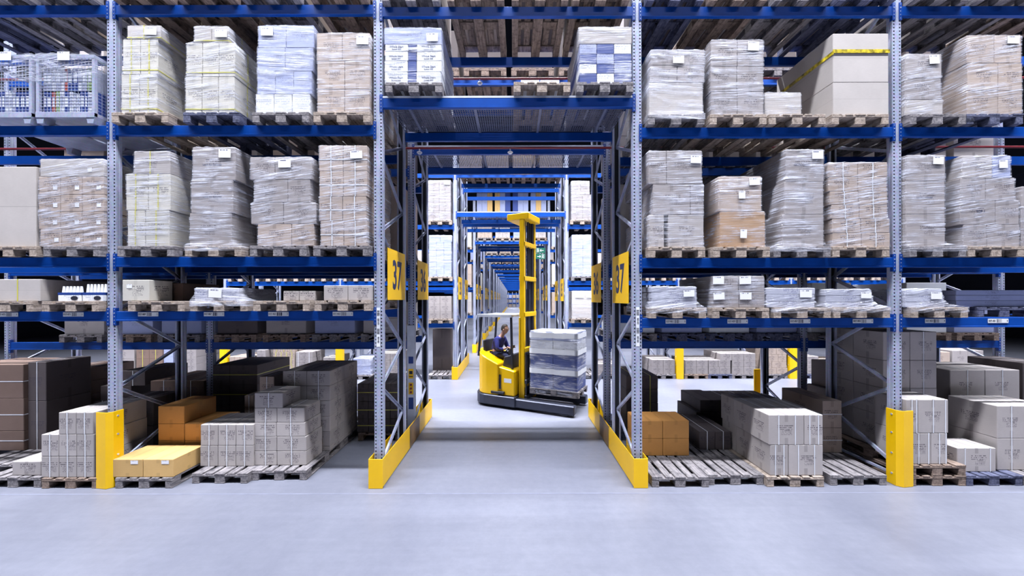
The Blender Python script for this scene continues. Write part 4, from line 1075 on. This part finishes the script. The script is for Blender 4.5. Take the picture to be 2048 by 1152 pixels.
# goods over the far drive-throughs
for ui in (1, 2, 3, 4, 5):
    uy = UNIT_Y[ui]
    for k in range(4):
        x = -1.86 + 3.57*(k+.5)/4; wn = ['light', 'mid', 'grey', 'light'][(k+ui) % 4]
        if ui > 1:
            pallet(x, uy - .05, LEV_C['tunnel'] + .028, wn, f"pallet over the {ORD[ui]} drive-through, {ORD[k]} from left", 0, 'pallets over the far drive-throughs')
            cl = ['bluish', 'grey', 'kraft', 'grey'][(k*3 + ui) % 4]; h = [.28, .35, .55, .5][(k + ui) % 4]
            for q in range(2):
                carton(x - .36 + .36*q, x + .36*q, uy, uy + .9, LEV_C['tunnel'] + .175, LEV_C['tunnel'] + .175 + h, cl, f"{CNAME[cl]} carton over the {ORD[ui]} drive-through, {ORD[k]} pallet, {'left' if q == 0 else 'right'}", 'cartons over the far drive-throughs')
        if ui < 3:
            pallet(x, uy - .05, LEV_C['fourth'], 'mid', f"pallet on the top level above the {ORD[ui]} drive-through, {ORD[k]} from left", 0, 'pallets over the far drive-throughs')
        if ui == 2:
            for q in range(3):
                carton(x - .39 + .26*q, x - .13 + .26*q, uy, uy + .9, LEV_C['fourth'] + .148, LEV_C['fourth'] + 1.1, ['bluish', 'bluish', 'amber', 'bluish', 'blue'][(q + 2*k) % 5], f"tall carton on top above the third drive-through, {ORD[k]} pallet, {ORD[q]} from left", 'cartons over the far drive-throughs')
        if ui == 1:
            carton(x - .38, x + .38, uy, uy + 1.0, LEV_C['fourth'] + .148, LEV_C['fourth'] + .9, 'dark', f"dark carton on top above the second drive-through, {ORD[k]} from left", 'cartons over the far drive-throughs')
for ui in (2, 3, 4):
    uy = UNIT_Y[ui]
    for s in (-1, 1):
        xc = (COLX[3] - .52) if s < 0 else (COLX[4] + .52)
        for li, lev in enumerate(('first', 'second', 'third')):
            z0 = LEV_B[lev]; cl = ['cream', 'bluish', 'grey', 'kraft'][(li + ui + (s > 0)) % 4]
            sd = 'left' if s < 0 else 'right'
            pallet(xc, uy - .05, z0, 'light', f"pallet {sd} of the {ORD[ui]} drive-through, {lev} level", 0, 'pallets beside the far drive-throughs')
            for q in range(2): carton(xc - .38, xc + .38, uy, uy + 1.05, z0 + .146 + .5*q, z0 + .146 + .5*(q+1), cl, f"{CNAME[cl]} carton {sd} of the {ORD[ui]} drive-through, {lev} level, {'lower' if q == 0 else 'upper'}", 'cartons beside the far drive-throughs')
# shelf at the very end of the hall
ye2 = UNIT_Y[-1] + 6.5
for k in range(4):
    for q in range(3):
        x = -2.2 + 1.25*k
        cl = ['bluish', 'kraft', 'grey'][(k + q) % 3]
        carton(x - .5, x + .5, ye2, ye2 + 1, q*1.5 + .01, q*1.5 + 1.15, cl, f"{CNAME[cl]} stack at the far end of the hall, {ORD[k]} column, {rown(q, 3)}", 'goods at the far end of the hall')
for q in (1, 2, 3):
    tag(obj('end_shelf_board', MB().box(-2.9, 2.4, ye2 - .05, ye2 + 1.1, q*1.5 - .3, q*1.5).mesh('end_shelf_board', M['beam'])), f"blue shelf across the far end of the hall, {ORD[q-1]} from the floor", 'shelf')
for k in range(5):
    xk = -2.85 + 1.28*k
    tag(obj('end_shelf_post', MB().box(xk - .05, xk + .05, ye2 - .1, ye2 - .05, 0, 5).mesh('end_shelf_post', M['galv'])), f"upright post at the far end of the hall, {ORD[k]} from left", 'post')

# ======================================================= reach truck with operator and load
TX, TY, TA = PX(1043, 4.15), 4.15, R(-26)
truck = thing('reach_truck', 'yellow reach truck turning in the cross aisle with its mast raised', 'truck', (TX, TY, 0), (0, 0, TA))
def part(name, mb, mat, bevel=0, smooth=False, parent=truck, **k): return obj(name, mb.mesh(name, mat, bevel, smooth), parent, **k)
def round_body(x0, x1, hw, z0, ztop, n=10, r=.42):
    """body whose rear end is rounded in plan; ztop(x) gives the sloping upper edge"""
    prof = []
    for i in range(n+1):
        a = math.pi/2 + math.pi*i/n
        prof.append((x0 + r + r*math.cos(a)*1.0, hw*math.sin(a)))
    prof = [(x1, hw)] + prof + [(x1, -hw)]
    mb = MB(); k = len(prof)
    for f_ in (0, 1):
        for x, y in prof: mb.v.append((x, y, z0 if f_ == 0 else ztop(x)))
    for i in range(k):
        j = (i+1) % k; mb.f.append((i, j, k+j, k+i)); mb.m.append(0)
    mb.f.append(tuple(range(k))); mb.m.append(0); mb.f.append(tuple(k+i for i in reversed(range(k)))); mb.m.append(0)
    return mb
part('counterweight', round_body(-1.12, -.36, .60, .30, lambda x: 1.38 - .42*(x+1.12)), M['truck_yellow'], .02)
part('front_cowl', round_body(-.80, .06, .55, .30, lambda x: 1.02 - .20*(x+.5), r=.1), M['truck_yellow'], .02)
part('base_skirt', round_body(-1.17, .10, .64, .06, lambda x: .30), M['dark_metal'], .015)
part('side_step', MB().box(-.55, -.2, -.63, -.5, .34, .40), M['dark'], .005)
part('vent_panel', MB().box(-.62, -.30, -.556, -.548, .45, .80), M['dark_metal'])
for z in (.52, .60, .68, .76): part('vent_slot', MB().box(-.60, -.32, -.562, -.556, z, z+.02), M['dark'])
for s in (-1, 1):
    lg = part('outrigger_leg', MB().box(.05, 1.55, s*.50 - .09, s*.50 + .09, .05, .26), M['dark_metal'], .02)
    part('load_wheel', MB().tube((1.30, s*.50 - .07, .13), (1.30, s*.50 + .07, .13), .125, 24), M['dark'], parent=lg)
part('drive_wheel', MB().tube((-1.0, -.08, .17), (-1.0, .08, .17), .168, 28), M['dark'])
mast = part('mast', MB(), M['truck_yellow']) if False else None
MT = 4.75
ms = MB()
for s in (-1, 1):
    ms.box(.12, .24, s*.33 - .045, s*.33 + .045, .12, MT).box(.10, .14, s*.33 - .055, s*.33 + .055, .12, 2.2)
mast = obj('mast', ms.mesh('mast', M['truck_yellow'], .006), truck)
inn = MB()
for s in (-1, 1): inn.box(.14, .22, s*.24 - .03, s*.24 + .03, .4, MT - .05)
obj('inner_rails', inn.mesh('inner_rails', M['dark_metal']), mast)
for z in (.5, 1.35, 2.22, 3.1, 3.95, MT - .12):
    obj('crossbar', MB().box(.10, .26, -.36, .36, z, z + .11).mesh('crossbar', M['truck_yellow'], .01), mast)
obj('lift_cylinder', MB().tube((.18, 0, .2), (.18, 0, 2.9), .045, 14).tube((.18, 0, 2.9), (.18, 0, MT - .1), .028, 12).mesh('lift_cylinder', M['dark_metal']), mast)
for s in (-1, 1): obj('chain', MB().box(.16, .19, s*.12 - .012, s*.12 + .012, .5, MT - .15).mesh('chain', M['dark']), mast)
obj('head_plate', MB().box(-.22, .36, -.38, .38, MT - .16, MT).mesh('head_plate', M['truck_yellow'], .015), mast)
car = part('fork_carriage', MB().box(.26, .32, -.40, .40, .22, .32).box(.26, .32, -.40, .40, .60, .70).box(.27, .30, -.38, -.34, .2, 1.35).box(.27, .30, .34, .38, .2, 1.35).box(.27, .30, -.38, .38, 1.30, 1.35), M['dark_metal'], .005)
for s in (-1, 1): obj('fork', MB().prism([(.32, .34), (.32, .60), (.36, .60), (.36, .385), (1.45, .365), (1.48, .35), (1.45, .34)], s*.20 - .06, s*.20 + .06, 'y').mesh('fork', M['dark_metal']), car)
# cab
for i, (x, y) in enumerate(((-1.02, -.42), (-1.02, .42), (-.05, -.44), (-.05, .44))):
    part('guard_pillar', MB().obox((x, y, 1.2 if x < -.5 else .9), (x + (.08 if x < -.5 else -.04), y*.95, 2.22), .045, .045), M['dark_metal'])
gr = MB().box(-1.04, -.98, -.44, .44, 2.21, 2.26).box(-.12, -.06, -.44, .44, 2.21, 2.26)
for k in range(9): gr.box(-.99, -.1, -.42 + .105*k - .012, -.42 + .105*k + .012, 2.215, 2.25)
gr.box(-1.04, -.06, -.46, -.42, 2.2, 2.27).box(-1.04, -.06, .42, .46, 2.2, 2.27)
part('overhead_guard', gr, M['galv_light'], .003)
part('seat_base', MB().box(-.98, -.52, -.26, .26, .95, 1.10), M['dark'], .03)
part('seat_back', MB().prism([(-.99, 1.12), (-.90, 1.12), (-.93, 1.60), (-1.01, 1.58)], -.24, .24, 'y'), M['dark'], .02)
con = part('console', MB().prism([(-.36, .85), (-.08, .85), (-.08, 1.28), (-.30, 1.22)], -.40, .40, 'y'), M['dark_metal'], .02)
sw = MB()
for i in range(20):
    a, b = 2*math.pi*i/20, 2*math.pi*(i+1)/20; c_ = Vector((-.38, .10, 1.34)); u_ = Vector((.75, 0, .66)).normalized() ; t_ = Vector((0, 1, 0))
    sw.obox(c_ + (u_*math.cos(a) + t_*math.sin(a))*.15, c_ + (u_*math.cos(b) + t_*math.sin(b))*.15, .024, .024)
sw.obox((-.38, .10, 1.34), (-.30, .10, 1.22), .03, .03).obox((-.38, -.04, 1.34), (-.38, .24, 1.34), .02, .02)
part('steering_wheel', sw, M['dark'])
lv = part('control_levers', MB().tube((-.2, -.22, 1.24), (-.23, -.22, 1.38), .012, 8).tube((-.2, -.28, 1.24), (-.23, -.28, 1.38), .012, 8), M['dark'])
part('number_plate', MB().box(-.22, -.02, -.5525, -.5505, .62, .72), M['white'])

# person
def skin(name, verts, edges, radii, mat, parent, sub=2, root=0):
    me = bpy.data.meshes.new(name); me.from_pydata(verts, edges, []); me.materials.append(mat)
    o = obj(name, me, parent)
    m = o.modifiers.new('skin', 'SKIN'); m.use_smooth_shade = True
    for i, r in enumerate(radii):
        sv = me.skin_vertices[0].data[i]; sv.radius = r if isinstance(r, tuple) else (r, r); sv.use_root = (i == root)
    s = o.modifiers.new('sub', 'SUBSURF'); s.levels = sub; s.render_levels = sub
    return o
M_T = truck.matrix_basis.copy()
person = thing('person', 'person in blue work jacket and dark trousers sitting in the reach truck, looking ahead', 'person', (TX, TY, 0), (0, 0, TA))
pel, che, nek = (-.74, 0, 1.25), (-.64, 0, 1.56), (-.56, 0, 1.70)
V_ = [pel, (-.72, 0, 1.40), che, nek, (-.53, 0, 1.75), (-.50, 0, 1.82), (-.50, 0, 1.87),
      (-.61, -.20, 1.61), (-.56, -.27, 1.37), (-.44, -.14, 1.36), (-.385, -.075, 1.40),
      (-.61, .20, 1.61), (-.56, .30, 1.37), (-.44, .26, 1.36), (-.385, .22, 1.40),
      (-.70, -.11, 1.20), (-.34, -.15, 1.20), (-.24, -.14, .80), (-.24, -.14, .74), (-.12, -.14, .72),
      (-.70, .11, 1.20), (-.34, .15, 1.20), (-.24, .14, .80), (-.24, .14, .74), (-.12, .14, .72)]
E_ = [(0,1),(1,2),(2,3),(3,4),(4,5),(5,6),(2,7),(7,8),(8,9),(9,10),(2,11),(11,12),(12,13),(13,14),(0,15),(15,16),(16,17),(17,18),(18,19),(0,20),(20,21),(21,22),(22,23),(23,24)]
Rr = [(.15,.12),(.13,.10),(.14,.10),.062,.062,(.07,.065),(.05,.05),.055,.042,.034,.03,.055,.042,.034,.03,.085,.06,.045,.04,.035,.085,.06,.045,.04,.035]
body = skin('body', V_, E_, Rr, M['skin'], person)
Jv = [V_[i] for i in (0, 1, 2)] + [(-.575, 0, 1.665)] + [V_[i] for i in (7, 8, 9, 11, 12, 13)]
skin('jacket', Jv, [(0,1),(1,2),(2,3),(2,4),(4,5),(5,6),(2,7),(7,8),(8,9)], [(.175,.15),(.165,.135),(.175,.13),(.075,.075),.075,.06,.045,.075,.06,.045], M['denim'], person)
Tv = [(-.74, 0, 1.21)] + [V_[i] for i in (15, 16, 17, 20, 21, 22)]
skin('trousers', Tv, [(0,1),(1,2),(2,3),(0,4),(4,5),(5,6)], [(.15,.11),.10,.078,.06,.10,.078,.06], M['trouser'], person)
for s in (-1, 1):
    part('shoe', MB().prism([(-.30, .66), (-.02, .66), (.0, .70), (-.06, .75), (-.18, .79), (-.30, .79)], s*.14 - .05, s*.14 + .05, 'y'), M['dark'], .015, parent=person)
    # hand: palm plus four fingers curled on the rim and a thumb
    hx, hy, hz = -.385, (-.075 if s < 0 else .22), 1.40
    pv = [(hx, hy, hz), (hx+.035, hy, hz+.012), (hx+.06, hy, hz+.01)]; pe = [(0,1),(1,2)]; pr = [.024, (.036,.016), (.034,.014)]
    for k in range(4):
        oy = (-.027 + .018*k); b = len(pv); L = (.026, .031, .029, .022)[k]
        pv += [(hx+.07, hy+oy, hz+.004), (hx+.07+L, hy+oy, hz-.012), (hx+.065+L*.7, hy+oy, hz-.036)]; pe += [(2, b), (b, b+1), (b+1, b+2)]; pr += [.0095, .009, .008]
    b = len(pv); pv += [(hx+.02, hy - s*.035, hz-.004), (hx+.045, hy - s*.045, hz-.022)]; pe += [(0, b), (b, b+1)]; pr += [.011, .009]
    skin('hand', pv, pe, pr, M['skin'], person, 1)
# face and hair
bm = bmesh.new(); bmesh.ops.create_uvsphere(bm, u_segments=20, v_segments=14, radius=1)
for v in bm.verts:
    p = v.co; jaw = 1 - .22*max(0, -p.z); v.co = Vector((p.x*.098*jaw, p.y*.078*jaw, p.z*.122))
me = bpy.data.meshes.new('head'); bm.to_mesh(me); bm.free(); me.materials.append(M['skin'])
for p in me.polygons: p.use_smooth = True
hc = Vector((-.475, 0, 1.865)); obj('head', me, person, hc)
part('nose', MB().prism([(.088, .02), (.118, -.022), (.088, -.03)], -.013, .013, 'y'), M['skin'], .004, parent=person, loc=hc)
for s in (-1, 1):
    part('eye', MB().tube((.088, s*.032, .012), (.0955, s*.032, .012), .011, 10), M['white'], parent=person, loc=hc)
    part('iris', MB().tube((.0956, s*.032, .012), (.0965, s*.032, .012), .005, 8), M['black'], parent=person, loc=hc)
    part('ear', MB().tube((0, s*.072, 0), (0, s*.088, .004), .026, 10, .02), M['skin'], .003, parent=person, loc=hc)
M['lip'] = m_plain('lip', (.4, .16, .14), .5, 0, .02)
part('mouth', MB().box(.080, .089, -.024, .024, -.058, -.050), M['lip'], .002, parent=person, loc=hc)
bm = bmesh.new(); bmesh.ops.create_uvsphere(bm, u_segments=20, v_segments=14, radius=1)
for v in list(bm.verts):
    if v.co.z < -.25 or (v.co.x > .35 and v.co.z < .55): bm.verts.remove(v)
for v in bm.verts: v.co = Vector((v.co.x*.106, v.co.y*.086, v.co.z*.132))
me = bpy.data.meshes.new('hair'); bm.to_mesh(me); bm.free(); me.materials.append(M['hair']); obj('hair', me, person, hc + Vector((-.004, 0, .006)))

# load on the forks
def tl(x, y): 
    c_, s_ = math.cos(TA), math.sin(TA); return (TX + c_*x - s_*y, TY + s_*x + c_*y)
px_, py_ = tl(.395, .0)
pallet(px_, py_, .387, 'grey', 'weathered pallet carried on the forks of the reach truck', math.degrees(TA) - 90, 'pallet on the truck forks')
LX = .40
tiers = [('blue', .34), ('bluish', .20), ('blue', .30), ('white', .30), ('bluish', .22)]
zz = .535
for q, (cl, h) in enumerate(tiers):
    for d in range(2):
        for s in range(2):
            x, y = tl(LX + .29 + .58*d, -.19 + .38*s)
            me = carton_mesh(.57, .37, h - .002, CARD[cl])
            o = obj('carton', me, None, (x, y, zz + .001), (0, 0, TA))
            tag(o, f"{CNAME[cl]} box on the truck forks, {rown(q, 5)}, {'near' if s == 0 else 'far'} {'mast' if d == 0 else 'tip'} corner", 'box', 'boxes carried by the reach truck')
    zz += h
bm_levels = [(.42, LX - .005, LX + 1.09, .01), (.54, LX, LX+1.16, .006), (.8, LX, LX+1.16, .012), (1.2, LX, LX+1.16, .012), (1.6, LX, LX+1.16, .012), (zz, LX, LX+1.16, .006), (zz+.006, LX+.05, LX+1.11, -.05)]
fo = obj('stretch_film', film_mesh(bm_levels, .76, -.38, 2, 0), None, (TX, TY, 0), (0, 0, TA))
tag(fo, 'clear plastic wrap around the load carried by the reach truck', 'plastic wrap', 'stretch film on the truck load')
for z in (.95, 1.42, zz - .10):
    ring = obj('white_film_band', film_mesh([(z-.06, LX, LX+1.16, .016), (z+.06, LX, LX+1.16, .016)], .76, -.38, 5, 0), fo)
    ring.data.materials.clear(); ring.data.materials.append(M['white'])

# ------------------------------------------------------------------ the smallest boxes of the picture become one object
KEEP = set()
for a_, b_ in [(0,24),(27,34),(36,37),(40,43),(45,145),(151,157),(159,160),(166,166),(169,198),(208,208),(217,236),(239,241),(255,260),(262,262),(272,273),(275,275),(277,282),(285,286),(290,290),(293,296),(298,298),(302,302),(305,305),(307,315),(320,321),(323,323),(325,325),(327,327),(332,332),(345,345),(353,353),(356,356),(358,358),(363,363),(366,366),(375,375),(381,384),(388,388),(402,403),(405,405),(409,410),(413,413),(420,420),(427,427),(433,433),(439,439),(445,445),(451,451),(453,454),(458,460),(463,464),(468,468),(474,474),(480,480),(487,487),(501,501),(507,507),(510,510),(513,518),(520,522),(545,548),(620,620),(643,643),(670,670),(694,694)]: KEEP |= set(range(a_, b_ + 1))
boxes = [o for o in bpy.data.objects if o.parent is None and o.name.startswith('carton')]
boxes.sort(key=lambda o: (round(o.location.y, 3), round(o.location.x, 3), round(o.location.z, 3)))
if KEEP:
    rest = [o for i, o in enumerate(boxes) if i not in KEEP]
    bm = bmesh.new(); mats = []; uv = bm.loops.layers.uv.new('UVMap'); u2 = bm.loops.layers.uv.new('norm')
    def swallow(o, mw):
        n = len(bm.faces); nv = len(bm.verts)
        bm.from_mesh(o.data); bm.faces.ensure_lookup_table(); bm.verts.ensure_lookup_table()
        for v in bm.verts[nv:]: v.co = mw @ v.co
        m = o.data.materials[0]
        if m not in mats: mats.append(m)
        for f in bm.faces[n:]: f.material_index = mats.index(m)
    for o in rest:
        mw = o.matrix_basis.copy(); swallow(o, mw)
        for c in list(o.children):
            swallow(c, mw @ c.matrix_basis); bpy.data.objects.remove(c)
        bpy.data.objects.remove(o)
    me = bpy.data.meshes.new('stacked_cartons'); bm.to_mesh(me); bm.free()
    for m in mats: me.materials.append(m)
    tag(obj('stacked_cartons', me), 'many small dim cartons stacked in the rear row, across the aisle and down the tunnel', 'box', 'small distant and rear-row cartons', 'stuff')
